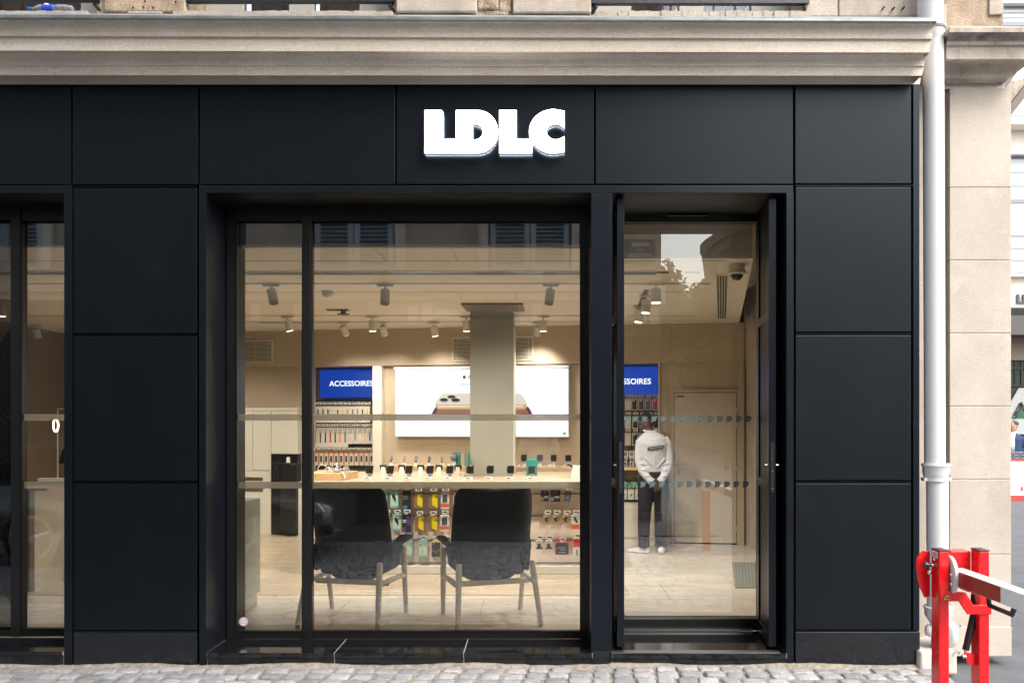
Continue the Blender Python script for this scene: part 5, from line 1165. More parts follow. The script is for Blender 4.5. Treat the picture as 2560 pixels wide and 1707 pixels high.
pack('red and white pack cut off by the right window frame, bottom row', 1433,1346,1452,1396, 'white', [('red',[(0,0),(1,0),(1,.4),(0,.4)]),('black',[(.4,.55),(.55,.5),(.6,.85),(.45,.85)])])
# clear risers standing on the plinth
cg = glass_mat('clear_riser', 1.35)
for i, x in enumerate((1015,1062,1150,1352,1376,1402,1440)):
    mb = MB(); mb.pbox(x-12, 1396, x+12, 1414, YT+.05, YT+.12); tag(obj('clear_riser', mb, cg), f'clear acrylic riser on the white plinth, {ordn[i]} from left', 'riser', 'clear risers on the plinth')

# ---- demo phones on the table
def demo(px, y, zbase, lab, grp, back=False, dark=False, hh=.155, tagpx=-5, cable=False, kind='phone'):
    x = PX(px, y); e = empty('demo_'+kind, (x, y, zbase), lab, 'demo '+kind, grp)
    T = Matrix.Translation((x, y, zbase))
    mb = MB()
    if back: mb.rings([[(-.03,-.03,0),(.03,-.03,0),(.03,.03,0),(-.03,.03,0)],[(-.022,-.03,.10),(.022,-.03,.10),(.022,-.01,.10),(-.022,-.01,.10)]])
    else: mb.rings([[(-.024,-.02,0),(.024,-.02,0),(.024,.03,0),(-.024,.03,0)],[(-.022,.0,.075),(.022,.0,.075),(.022,.02,.075),(-.022,.02,.075)]])
    obj('stand', mb.xf(T), M['paper'], e, bevel=.003)
    tilt = R(-38) if not back else R(28)
    m4 = T @ Matrix.Translation((0,.0,hh-.045)) @ Matrix.Rotation(tilt,4,'X')
    mb = MB(); 
    if kind == 'watch': mb.box(-.018,.018,-.008,.006,-.045,.045)
    elif back: mb.box(-.042,.042,-.008,.006,-.04,.022)
    else: mb.box(-.038,.038,-.008,.004,-.055,.045)
    mb.xf(m4); ph_ = obj(kind+'_body', mb, M['black'], e, bevel=.004)
    if kind == 'phone' and not back:
        mb = MB(); mb.box(-.033,.033,-.0095,-.0085,-.048,.039).xf(m4); obj('phone_screen', mb, M['blackgloss'], ph_)
        mb = MB(); mb.box(-.044,-.038,-.014,.006,-.02,.01).xf(m4); mb2 = mb; mb2.box(0,0.0001,0,0.0001,0,0.0001); obj('clamp', mb2, M['black'], ph_)
        mb = MB(); mb.ball((0,-.005,.062), .012); obj('security_knob', mb.xf(T), M['paintwhite'], e, smooth=True)
    if not back and kind == 'phone':
        ty = y-.06; v = Vector((x+tagpx/F*(D+ty), ty, zbase+.018))
        mb = MB(); mb.box(-.034,.034,-.004,.035,0,.008); mb.xf(Matrix.Translation((v.x, v.y, zbase))); obj('tag_foot', mb, tagm, e)
        m5 = Matrix.Translation((v.x, v.y, zbase+.018)) @ Matrix.Rotation(R(-35),4,'X')
        mb = MB(); mb.box(-.034,.034,-.003,.003,-.014,.016).xf(m5); t_ = obj('price_tag', mb, tagm, e, bevel=.002)
        mb = MB(); mb.box(-.024,.024,-.0045,-.0035,-.006,.008).xf(m5); obj('tag_display', mb, tagd, t_)
    if cable:
        mb = MB(); mb.tube([(x+.03,y+.01,zbase+.06),(x+.06,y-.0,zbase+.055),(x+.075,y,zbase+.035),(x+.05,y-.01,zbase+.03),(x+.035,y,zbase+.045)], .0035, 6); obj('cable', mb, M['paintwhite'], e, smooth=True)
    return e
G1 = 'demo phones along the front of the table'; G2 = 'demo phones seen from behind'; G3 = 'demo devices on the far bench'
fr_ = [924.6,976,1022.8,1075.4,1125,1176,1226,1277,1330]
fl_ = ['beside the wooden tray of earphones','second from the wooden tray','third from the wooden tray','under the second wrist watch','left of the clear acrylic divider','at the left edge of the grey column','in front of the middle of the grey column','at the right edge of the grey column','in front of the teal box']
for i, px in enumerate(fr_): demo(px, 3.27, zt, 'black demo phone on a white stand ' + fl_[i], G1, cable=(i == 0))
for i, px in enumerate((958.5,1004.5,1052,1097.6,1145)): demo(px, 3.9, zt, f'demo phone seen from behind on a tall white stand, {ordn[i]} from left', G2, back=True, hh=.15)
BN = empty('wall_bench', wp(1200,1180,-.3), 'oak bench along the back wall under the white screen', 'bench')
zb2 = 1.055; 
mb = MB(); wbox(mb, 956, 0, 1500, 0, -.42, .52, zb2, zb2-.10); obj('bench_top', mb, M['oak'], BN, bevel=.002)
mb = MB(); wbox(mb, 956, 0, 1500, 0, -.30, .40, zb2-.102, FL); obj('bench_base', mb, M['darkbrown'], BN)
for i, px in enumerate((978,1011,1040,1073,1105)):
    v = wp(px, 0, -.3); e = demo(px, v.y, zb2, ('white' if i == 0 else 'black') + f' demo wrist watch on a white stem, {ordn[i]} from left on the far bench', G3, kind='watch', hh=.135)
for i, px in enumerate((1135,1310,1350,1384,1421)):
    v = wp(px, 0, -.3); demo(px, v.y, zb2, ('dark demo phone on the far bench in front of the teal box' if i == 0 else f'dark demo phone on the far bench right of the column, {ordn[i-1]} from left'), G3, hh=.165, tagpx=-6)
tl_ = plain('teal_card', (.0,.22,.16), .5)
def tealbox(a, b, c, d, y, lab, z=None):
    e = empty('display_card', (PX((a+c)/2,y), y, PZ(d,y)), lab, 'box'); mb = MB(); mb.pbox(a, b, c, d, y, y+.05); obj('card', mb, tl_, e, bevel=.003)
    v = P((a+c)/2, b+4, y-.001); obj('card_text', text_at('Gamme verte', .018, v, 0, .001), M['paper'], e)
tealbox(1131,1131,1151,1170, wp(1141,0,-.25).y, 'teal green display box on the far bench left of the column')
tealbox(1166,1131,1180,1170, wp(1170,0,-.25).y, 'teal green display box partly hidden by the grey column')
tealbox(1316,1144,1343,1188.5, 3.95, 'teal green display box on the table right of the column')
mb = MB(); mb.pbox(1161,1126,1164,1192,3.6,3.9); tag(obj('acrylic_divider', mb, cg), 'clear upright acrylic divider beside the grey column', 'divider')
TB = empty('demo_tablet', (PX(1437,3.6),3.6,zt), 'tilted demo tablet on a white wedge at the right end of the table', 'tablet')
mb = MB(); mb.prism([(PX(1424,3.6),zt),(PX(1470,3.6),zt),(PX(1470,3.6),zt+.12),(PX(1432,3.6),zt+.13)], 'y', 3.5, 3.75); obj('wedge_stand', mb, M['paper'], TB, bevel=.003)
mb = MB(); mb.tube([P(1418,1160,3.6), P(1470,1184,3.6)], .012, 8, sq=(1,6)); obj('tablet_body', mb, M['black'], TB)
# wooden tray with earphones and cables
TR = empty('wooden_tray', (PX(840,3.3), 3.3, zt), 'thick oak block tray at the left end of the display table', 'tray')
mb = MB(); a, b, c, d = P(770,1199,3.15), P(852,1200,3.12), P(896,1188,3.55), P(800,1178,3.75)
mb.prism([(a.x,a.y),(b.x,b.y),(c.x,c.y),(d.x,d.y)], 'z', zt+.0005, zt+.075); obj('block', mb, M['oak'], TR, bevel=.004)
EP = empty('earphone_set', (PX(840,3.35),3.35,zt+.08), 'tangle of white cabled earphones lying on the oak tray', 'earphones')
rr = random.Random(5); mb = MB()
for k in range(9):
    x0 = PX(818+rr.uniform(-6,30),3.3); pts = []
    for j in range(9): pts.append((x0+.016*j+rr.uniform(-.012,.012), 3.28+rr.uniform(-.03,.10), zt+.08+rr.uniform(0,.045)))
    mb.tube(pts, .0045, 6)
mb.tube([(PX(806,3.25)+.05*math.cos(t), 3.25, zt+.115+.045*math.sin(t)) for t in [R(20*j) for j in range(16)]], .0035, 6)
mb.tube([P(856,1178,3.12), P(861,1188,3.08), P(863,1197,3.06)], .006, 6)
obj('cables', mb, M['paintwhite'], EP, smooth=True)
for k in range(12):
    px = 818+4.6*k; z = zt+.13+rr.uniform(-.02,.035); m_ = [M['black'], M['paintwhite'], M['steel'], plain('gold_bud',(.45,.3,.15),.4)][k % 4]
    mb = MB(); mb.ball((PX(px,3.3), 3.3+rr.uniform(-.03,.04), z), .014, 1.1, .8, .9); mb.tube([(PX(px,3.3),3.3,z),(PX(px,3.3)+.004,3.3,zt+.085)], .0045, 6); obj('earbud', mb, m_, EP, smooth=True)

# ---- counters and fittings on the left side
RC = empty('reception_counter', (-2.9, 1.4, FL), 'pale rounded counter with steel kickboard at the left end of the window', 'counter')
xr_ = -2.42; z1 = .985
def rnd_end(x0, x1, y0, y1, r, n=8): return [(x0,y0)] + [(x1-r+r*math.sin(R(90*i/n)), y0+r-r*math.cos(R(90*i/n))) for i in range(n+1)] + [(x1,y1),(x0,y1)]
mb = MB(); mb.prism(rnd_end(-3.15, xr_, .80, 1.58, .30), 'z', FL+.12, z1); obj('counter_body', mb, M['whitecool'], RC, smooth='auto')
mb = MB(); mb.prism(rnd_end(-3.13, xr_-.02, .83, 1.56, .28), 'z', FL, FL+.119); obj('kickboard', mb, M['steel'], RC, smooth='auto')
yk = 2.13
C1 = empty('service_counter', (-5.6, 2.4, FL), 'grey service counter with oak top behind the left window', 'counter')
mb = MB(); mb.box(-6.6, PX(88,yk), yk, yk+.6, FL+.09, 1.0); obj('counter_front', mb, mat('grey_green_panel', (.20,.21,.16), .4), C1)
mb = MB(); mb.box(PX(76,yk), PX(88.5,yk), yk-.012, yk+.6, FL, 1.0); obj('end_panel', mb, M['white'], C1)
mb = MB(); mb.box(-6.6, PX(118,yk-.04), yk-.04, yk+.66, 1.0, 1.03); obj('counter_top', mb, M['oak'], C1, bevel=.002)
yk2 = 2.71
C2 = empty('low_desk', (-4.3, 3, FL), 'low desk with oak top and grey front, right half of the left window', 'desk')
mb = MB(); mb.box(PX(89,yk2), PX(330,yk2), yk2, yk2+.5, FL+.1, .73); obj('desk_front', mb, mat('grey_green_dark', (.12,.125,.10), .4), C2)
mb = MB(); mb.prism([(PX(89,yk2-.03),yk2-.03),(PX(330,yk2-.03),yk2+.10),(PX(330,yk2-.03),yk2+.7),(PX(89,yk2-.03),yk2+.5)], 'z', .735, .775); obj('desk_top', mb, M['oak'], C2)
mb = MB(); mb.box(PX(89,yk2), PX(330,yk2), yk2+.04, yk2+.4, FL, FL+.095); obj('plinth', mb, mat('plinth_grey',(.12,.12,.11),.5), C2)
mb = MB(); mb.box(PX(94,yk2+.75), PX(330,yk2+.75), yk2+.75, yk2+.8, FL, 1.02); st('low_partition', mb, M['white'])
yo = 4.2
RL = empty('ring_light', P(140,1063,yo-.4), 'glowing oval ring lamp in front of the brown wall, right edge of the left window', 'lamp')
mb = MB(); cc = P(139.5,1063,yo-.4); pts = [(cc.x+.028*math.cos(R(15*i)), cc.y, cc.z+.072*math.sin(R(15*i))) for i in range(25)]; mb.tube(pts, .0085, 10); obj('ring', mb, mat('ring_glow',(1,.85,.55),.5,emit=(1,.78,.42),estr=2.6), RL, smooth=True)
GP = empty('glass_partition', P(143,1190,yo), 'thin pale framed panel standing behind the ring lamp', 'panel')
mb = MB(); a, b = P(142.5,1195,yo), P(330,1020,yo); mb.box(a.x, a.x+.012, yo, yo+.02, a.z, b.z); mb.box(a.x, b.x, yo, yo+.02, b.z-.012, b.z); obj('panel_frame', mb, M['ceiling'], GP)
mb = MB(); mb.box(a.x+.012, b.x, yo+.008, yo+.014, a.z, b.z-.012); obj('panel_sheet', mb, mat('sheet_brown',(.14,.11,.08),.4), GP)
LT = empty('laptop', P(112,1194,2.4), 'closed dark laptop lying on the counter of the left window', 'laptop')
mb = MB(); p = P(112,1196,2.4); mb.box(p.x-.14, p.x+.12, 2.3, 2.5, 1.032, 1.055); obj('laptop_base', mb, M['iron'], LT, bevel=.004)
MN = empty('monitor', P(156,1190,2.9), 'black monitor seen edge on beside the glowing ring lamp', 'monitor')
mb = MB(); mb.prism([(PX(146,2.9),PZ(1158,2.9)),(PX(175,2.9),PZ(1160,2.9)),(PX(180,2.9),PZ(1085,2.9)),(PX(161,2.9),PZ(1108,2.9))], 'y', 2.9, 2.94); obj('monitor_shell', mb, M['black'], MN)
# ================================================================== ACROSS THE LANE (behind the camera, seen in the glass)
OY = -6.5; OE = 2.03
OB = empty('opposite_building', (-4, OY, 0), 'brown stone building with blue grey shutters across the lane, seen mirrored in the glass', 'building')
ob_st = stone_mat('lane_stone', (.50,.43,.36), (.36,.31,.26), vs=2, bump=.2, seed=31)
zt0 = 4.04
wins = []
for px in (5,445,885,1325): wins.append((px-VX)*.006333)
mb = MB()
xs = [-14] + sum([[w_-.66, w_+.66] for w_ in wins], []) + [OE]
for i in range(0, len(xs), 2): mb.box(xs[i], xs[i+1], OY-.5, OY, zt0, 6.6)
mb.box(-14, OE, OY-.5, OY, 6.6, 12.0); mb.box(-14, OE, OY-.5, OY+.05, 3.86, zt0)
obj('wall', mb, ob_st, OB)
mb = MB(); mb.box(-14, OE+.05, OY-.5, OY+.12, 3.66, 3.85); mb.box(-14, OE+.05, OY-.5, OY+.07, 3.56, 3.659); obj('string_course', mb, M['cornice'], OB, bevel=.01)
mb = MB(); mb.box(-14, OE, OY-.3, OY-.02, 3.05, 3.56); obj('shop_fascia', mb, mat('lane_fascia', (.16,.13,.11), .6), OB)
mb = MB(); mb.box(-14, OE, OY-.3, OY-.04, 0, 3.05); obj('shopfront_panel', mb, mat('lane_shop_dark', (.03,.035,.035), .35), OB)
pm_ = mat('lane_moulding', (.055,.06,.06), .35); mb = MB()
for i in range(16):
    x = -13.6+i*.97
    for (a, b, c, d) in ((x,x+.8,.75,1.6),(x,x+.8,.2,.65)):
        mb.box(a,b,OY-.04,OY-.02,c,c+.04); mb.box(a,b,OY-.04,OY-.02,d-.04,d); mb.box(a,a+.04,OY-.04,OY-.02,c+.04,d-.04); mb.box(b-.04,b,OY-.04,OY-.02,c+.04,d-.04)
mb.box(-14,OE,OY-.04,OY+.06,0,.16)
obj('panel_moulding', mb, pm_, OB)
cap_ = mat('lane_cream_block', (.60,.48,.33), .7); k = .006333
for a, b in ((627,650),(735,757),(1020,1045),(1053,1080),(1295,1320),(1328,1353),(1600,1625),(1632,1655)):
    mb = MB(); mb.box((a-VX)*k, (b-VX)*k, OY-.02, OY+.03, CZ+(VY-803)/158, CZ+(VY-762)/158); obj('fascia_block', mb, cap_, OB, bevel=.006)
obj('shop_letters', text_at('MAISON de la TRUFFE', .125, ((1190-VX)*k, OY+.0, CZ+(VY-782)/158), math.pi, .02, .003, 1.05), mat('lane_letter', (.62,.55,.42), .5), OB)
obj('shop_letters', text_at('MAISON de la TRUFFE', .125, ((190-VX)*k, OY+.0, CZ+(VY-782)/158), math.pi, .02, .003, 1.05), bpy.data.materials['lane_letter'], OB)
shm = mat('shutter_blue_grey', (.38,.45,.52), .5)
for w_ in wins:
    for s_ in (-1, 1):
        x0, x1 = (w_-.62, w_-.01) if s_ < 0 else (w_+.01, w_+.62)
        mb = MB(); mb.box(x0,x0+.08,OY-.06,OY-.01,zt0,6.55); mb.box(x1-.08,x1,OY-.06,OY-.01,zt0,6.55); mb.box(x0+.08,x1-.08,OY-.06,OY-.01,zt0,zt0+.08); mb.box(x0+.08,x1-.08,OY-.06,OY-.01,6.47,6.55)
        f = obj('shutter', mb, shm, OB)
        mb = MB(); n = 36
        for i in range(n):
            z = zt0+.09+i*.066; mb.box(x0+.08, x1-.08, OY-.055, OY-.015, z, z+.012, Matrix.Rotation(R(-35),3,'X'))
        obj('shutter_slats', mb, shm, f)
    mb = MB(); mb.box(w_-.66, w_+.66, OY-.45, OY-.30, zt0, 6.6); obj('window_dark', mb, M['void'], OB)
    for s_ in (-1,1):
        mb = MB(); mb.box(w_+s_*.72-.06, w_+s_*.72+.06, OY, OY+.05, zt0, 6.7); mb.box(w_+s_*.80-.012, w_+s_*.80+.012, OY, OY+.07, zt0, 6.7); obj('window_surround', mb, M['cornice'], OB)
# drainpipes on that wall
# street name plate
SP = empty('street_plate', (1.69, OY+.05, 4.45), 'green framed blue street name plate on the opposite wall, seen mirrored in the door glass', 'street sign')
mb = MB(); mb.box(1.42, 1.93, OY+.03, OY+.06, 4.22, 4.62); obj('plate_frame', mb, plain('plate_green',(.02,.09,.04),.3), SP, bevel=.01)
mb = MB(); mb.box(1.465, 1.885, OY+.061, OY+.068, 4.265, 4.575); obj('plate_face', mb, plain('plate_blue',(.02,.05,.10),.25), SP, bevel=.004)
pw = plain('plate_text',(.9,.9,.88),.4)
for t_, s_, z in (('PASSAGE',.085,4.53),('DE LA',.045,4.44),('MADELEINE',.085,4.35)): obj('plate_text', text_at(t_, s_, (1.675, OY+.072, z), math.pi, .004, .001, .85), pw, SP)
# classical building and trees beyond the end of the lane
CH = empty('classical_building', (13, -36, 0), 'tall classical stone building with heavy cornice, seen mirrored in the door glass', 'building')
cs_ = stone_mat('church_stone', (.19,.155,.13), (.12,.10,.085), vs=.6, bump=.1, seed=44)
mb = MB(); mb.box(9.6, 60, -50, -33, 0, 9.4); obj('wall', mb, cs_, CH)
def mir(px, py, Y): # a point at depth Y behind the camera that the door glass shows at (px, py)
    t = D + 2*.59 - Y; return Vector(((px-VX)/F*t, Y, CZ-(py-VY)/F*t))
a, b = mir(1749,615,-33), mir(1860,540,-33)
for i, (o1, o2, pr, c_) in enumerate(((0,.5,1.3,cs_),(.5,.9,1.0,cs_),(.9,1.5,.6,cs_))):
    mb = MB(); mb.prism([(a.x+i*.35,a.z-o1),(b.x+6,b.z+4.05-o1),(b.x+6,b.z+4.05-o2),(a.x+i*.35,a.z-o2)], 'y', -33, -33+pr); obj('cornice_band', mb, c_, CH)
mb = MB()
for i in range(14): mb.box(9.3+i*.5, 9.3+i*.5+.22, -33, -32.3, 9.2+i*.34, 9.6+i*.34)
obj('dentil', mb, cs_, CH)
mb = MB(); mb.prism([(a.x+.9,6.0),(b.x+8,6.0),(b.x+8,b.z+5.0),(b.x+6,b.z+4.0),(a.x+.25,a.z-.15)], 'y', -34, -33.02); obj('pediment', mb, cs_, CH)
def tree(name, base, trunk_h, crown, n, lab, seed, leaf=.11, tr=.09, col=(.11,.15,.05)):
    rr = random.Random(seed); e = empty(name, base, lab, 'tree', 'street trees seen mirrored in the door glass')
    bx, by, bz_ = base; mb = MB(); cx_, cy_, cz_, rx, ry, rz = crown
    mb.tube([(bx,by,bz_),(bx+.03,by,bz_+trunk_h*.5),(bx-.02,by,bz_+trunk_h),(cx_,cy_,cz_+rz*.3)], [tr,tr*.85,tr*.7,tr*.2], 10)
    for i in range(9):
        t = rr.random()*6.28; z0 = bz_+trunk_h*(.9+.25*rr.random()); q = (cx_+rx*.7*math.cos(t), cy_+ry*.7*math.sin(t), cz_+rz*rr.uniform(-.4,.6))
        mb.tube([(bx-.02,by,z0),((bx+q[0])/2+.1,(by+q[1])/2,(z0+q[2])/2+.15),q], [tr*.4,tr*.25,tr*.08], 6)
    obj('trunk', mb, plain('bark',(.10,.08,.06),.9) if 'bark' not in bpy.data.materials else bpy.data.materials['bark'], e)
    mb = MB(); bm = mb.bm
    cl_ = [(rr.gauss(0,.45), rr.gauss(0,.45), rr.gauss(0,.45)) for _ in range(26)]
    for i in range(n):
        c = rr.choice(cl_); s = .26
        u = Vector((c[0]+rr.gauss(0,s), c[1]+rr.gauss(0,s), c[2]+rr.gauss(0,s)))
        if u.length > 1.15: continue
        p = Vector((cx_+u.x*rx, cy_+u.y*ry, cz_+u.z*rz)); a1 = Vector((rr.gauss(0,1),rr.gauss(0,1),rr.gauss(0,1))).normalized(); a2 = a1.orthogonal().normalized(); L = leaf*rr.uniform(.6,1.3)
        bm.faces.new([bm.verts.new(p+v) for v in (a1*L, a2*L*.5, -a1*L, -a2*L*.5)])
    lm = bpy.data.materials.get('leaf_green') or mat('leaf_green', col, .6, var=.5, vscale=1.2)
    obj('crown', mb, lm, e, recalc=False)
tree('plane_tree', (6.55,-21,-.05), 3.0, (6.05,-21,4.35,1.35,1.5,2.0), 8000, 'tall leafy street tree beyond the end of the lane, the nearer one', 3)
tree('plane_tree', (8.2,-44,-.05), 5, (8.0,-44,8.6,1.5,2.0,2.9), 4500, 'distant round street tree between the lane wall and the classical building', 8, .2, .2)
tree('plane_tree', (8.9,-28,-.05), 3, (8.5,-28,4.6,1.5,1.6,2.3), 5000, 'dense street tree in front of the classical building, the farther one', 12, .16, .15)
# parked car alongside the camera
CAR = empty('parked_car', (-4.6, -3.85, 0), 'dark grey parked car in the lane, seen only as a reflection in the window', 'car')
cb = mat('car_paint', (.12,.13,.145), .12, metal=.3, coat=1)
sec = [ # x from the nose back, half width, z bottom, z belt/hood, z top, roof half width
 (-2.36,.62,.34,.60,.66,.50),(-2.45,.80,.24,.66,.74,.66),(-2.8,.90,.20,.70,.80,.72),(-3.35,.94,.20,.76,.88,.76),(-3.7,.95,.20,.80,.92,.76),(-4.3,.95,.20,.84,1.30,.62),(-4.9,.95,.20,.86,1.44,.60),(-5.7,.95,.20,.86,1.42,.60),(-6.3,.94,.22,.86,1.22,.60),(-6.7,.90,.28,.84,.95,.68),(-6.85,.78,.38,.78,.86,.6)]
mb = MB(); rg = []
yc_ = -3.85
for (x, hw, zb_c, zbelt, ztp, rw) in sec:
    half = [(hw*.86, zb_c), (hw, zb_c+.12), (hw, (zb_c+zbelt)/2), (hw*.97, zbelt), (rw+ (hw-rw)*.25, zbelt+(ztp-zbelt)*.55), (rw*.92, ztp-.02), (rw*.5, ztp)]
    rg.append([(x, yc_+y, z) for y, z in half] + [(x, yc_-y, z) for y, z in half[::-1]])
mb.rings(rg); cbody = obj('body', mb, cb, CAR, smooth=True); sm_ = cbody.modifiers.new('s', 'SUBSURF'); sm_.levels = 2; sm_.render_levels = 2
cw = mat('car_window', (.01,.012,.014), .05)
mb = MB(); mb.prism([(-3.95,.98),(-4.35,1.30),(-5.7,1.34),(-6.25,1.10),(-6.2,.95)], 'y', yc_+.82, yc_+.86); obj('side_window', mb, cw, CAR)
for x in (-3.19,-5.72):
    mb = MB(); mb.lathe([(.20,-.10),(.33,-.10),(.34,-.08),(.34,.08),(.33,.10),(.20,.10)], (x, yc_+.86, .33), 32, 'y'); wh = obj('wheel', mb, M['rubber'], CAR, smooth='auto')
    mb = MB(); mb.lathe([(.05,.105),(.06,.115),(.001,.118)], (x, yc_+.86, .33), 20, 'y')
    mb.lathe([(.24,.085),(.25,.11),(.23,.112),(.22,.09)], (x, yc_+.86, .33), 32, 'y')
    for i in range(5): 
        t = R(72*i+18); mb.tube([(x+.04*math.cos(t), yc_+.97, .33+.04*math.sin(t)),(x+.23*math.cos(t), yc_+.965, .33+.23*math.sin(t))], [.022,.03], 8)
    obj('wheel_rim', mb, mat('rim_silver',(.55,.56,.58),.25,metal=.9) if 'rim_silver' not in bpy.data.materials else bpy.data.materials['rim_silver'], wh, smooth='auto')
hl = mat('headlight_glass', (.7,.72,.75), .08, metal=.6)
mb = MB(); mb.prism([(-2.42,.62),(-2.62,.60),(-3.02,.72),(-2.95,.76),(-2.5,.72)], 'y', yc_+.80, yc_+.90); obj('headlight', mb, hl, CAR, bevel=.01)
mb = MB(); mb.prism([(-2.36,.36),(-2.6,.33),(-2.75,.42),(-2.4,.46)], 'y', yc_+.72, yc_+.86); obj('bumper_vent', mb, M['black'], CAR)
# cast iron bollard and street pipe

FB = empty('apartment_building', (10, -60, 0), 'added low brown block covering the sky gap mirrored in the door glass', 'building')  # block added to close the bright sky slit beside the mirrored trees
mb = MB(); mb.box(6.5, 30, -66, -60, 0, 10.0); obj('wall', mb, cs_, FB); mb = MB(); mb.box(6.3, 30.2, -59.99, -59.6, 10.0, 10.5); obj('roof_edge', mb, cs_, FB)
for i in range(6):
    for j in range(3): mb = MB(); mb.box(7.2+i*2.2, 8.2+i*2.2, -60, -59.95, 1.5+j*2.9, 3.2+j*2.9); obj('window', mb, M['blackgloss'], FB)
# ================================================================== CHAIRS
def chair(loc, rz, lab):
    e = empty('lounge_chair', (0,0,0), lab, 'armchair', 'charcoal lounge chairs by the window')
    T = .045
    # back shell: U section swept upward; outline follows the photographed chair
    lev = [ # z, half width, y of the back centre, wing forward reach, side bulge
      (.285,.10,.02,.03),(.295,.18,.0,.05),(.325,.235,-.03,.08),(.39,.285,-.07,.11),(.46,.318,-.10,.14),(.54,.336,-.13,.15),(.62,.340,-.155,.15),(.72,.338,-.18,.16),(.85,.337,-.205,.14),(.97,.332,-.225,.13),(1.04,.322,-.235,.12),(1.075,.30,-.24,.10),(1.086,.26,-.238,.07)]
    n = 16; ro, ri = [], []
    for (z, hw, y, rc) in lev:
        o_, i_ = [], []
        for k in range(n+1):
            u = -1+2*k/n; s = math.copysign(abs(u)**.9, u)
            yy = y + rc*abs(u)**3.2 - .012*(1-u*u); zz = z - (.028*(1-u*u)**1.5 if z > 1.0 else 0) + (.03*(abs(u)**3) if z < .4 else 0)
            o_.append((s*hw, yy, zz))
            m = T*(.8 if z > 1.05 else 1); i_.append((s*(hw-.028*abs(u)**2), yy+m, zz))
        ro.append(o_); ri.append(i_)
    mb = MB(); mb.rings([o_+i_[::-1] for o_, i_ in zip(ro, ri)])
    bk = obj('backrest', mb, M['charcoal'], e, smooth=True, world=False); s = bk.modifiers.new('s','SUBSURF'); s.levels = 1; s.render_levels = 2
    mb = MB(); mb.box(-.27,.27,-.08,.36,.36,.47); st_ = obj('seat', mb, M['charcoal'], e, bevel=.05, seg=4, smooth=True, world=False)
    for sx in (-1, 1):
        mb = MB(); rg = []
        for (t, y, x, z, w, h) in ((0,-.04,.295,.56,.02,.07),(.2,.02,.305,.585,.024,.075),(.5,.12,.325,.61,.026,.065),(.8,.24,.345,.62,.028,.045),(1,.33,.348,.615,.026,.03),(1.05,.345,.347,.612,.012,.012)):
            rg.append([(sx*(x+w*math.cos(a)+ .03*math.sin(a)), y, z+h*math.sin(a)-(.03 if t < .5 else 0)) for a in [2*math.pi*k/12 for k in range(12)]])
        mb.rings(rg); obj('armrest', mb, M['charcoal'], e, smooth=True, world=False)
        mb = MB(); rg = [[(sx*.26,-.10,.40),(sx*.26,.30,.40),(sx*.29,.30,.40),(sx*.29,-.12,.40)],[(sx*.285,-.08,.58),(sx*.305,.24,.60),(sx*.335,.24,.60),(sx*.312,-.10,.58)]]; mb.rings(rg); obj('side_shell', mb, M['charcoal'], e, bevel=.012, smooth=True, world=False)
        mb = MB(); mb.tube([(sx*.335,-.31,0),(sx*.332,-.306,.01),(sx*.300,-.19,.42),(sx*.297,-.18,.485),(sx*.296,-.178,.495)], [.017,.019,.026,.024,.014], 14); obj('rear_leg', mb, M['ash'], e, smooth=True, world=False)
        mb = MB(); mb.tube([(sx*.335,.31,0),(sx*.334,.308,.01),(sx*.345,.235,.40),(sx*.348,.225,.56)], [.017,.019,.024,.021], 14); obj('front_leg', mb, M['ash'], e, smooth=True, world=False)
        mb = MB(); mb.tube([(sx*.307,-.215,.325),(sx*.318,.0,.325),(sx*.338,.25,.325)], [.019,.021,.019], 10, sq=(1,1.25)); obj('side_rail', mb, M['ash'], e, smooth=True, world=False)
    mb = MB(); mb.box(-.315,.315,-.045,-.012,.285,.328); obj('cross_rail', mb, M['ash'], e, bevel=.008, world=False)
    e.location = loc; e.rotation_euler = (0,0,rz)
    return e
def fpos(px, py): t = (CZ-FL)*F/(py-VY); return Vector(((px-VX)/F*t, t-D, FL+.001))
chair(fpos(1227,1548), R(17), 'charcoal lounge chair on wooden legs, the right one, standing alone in the pane')
chair(fpos(884,1546), R(-11), 'charcoal lounge chair on wooden legs, the left one, cut by the window mullion')

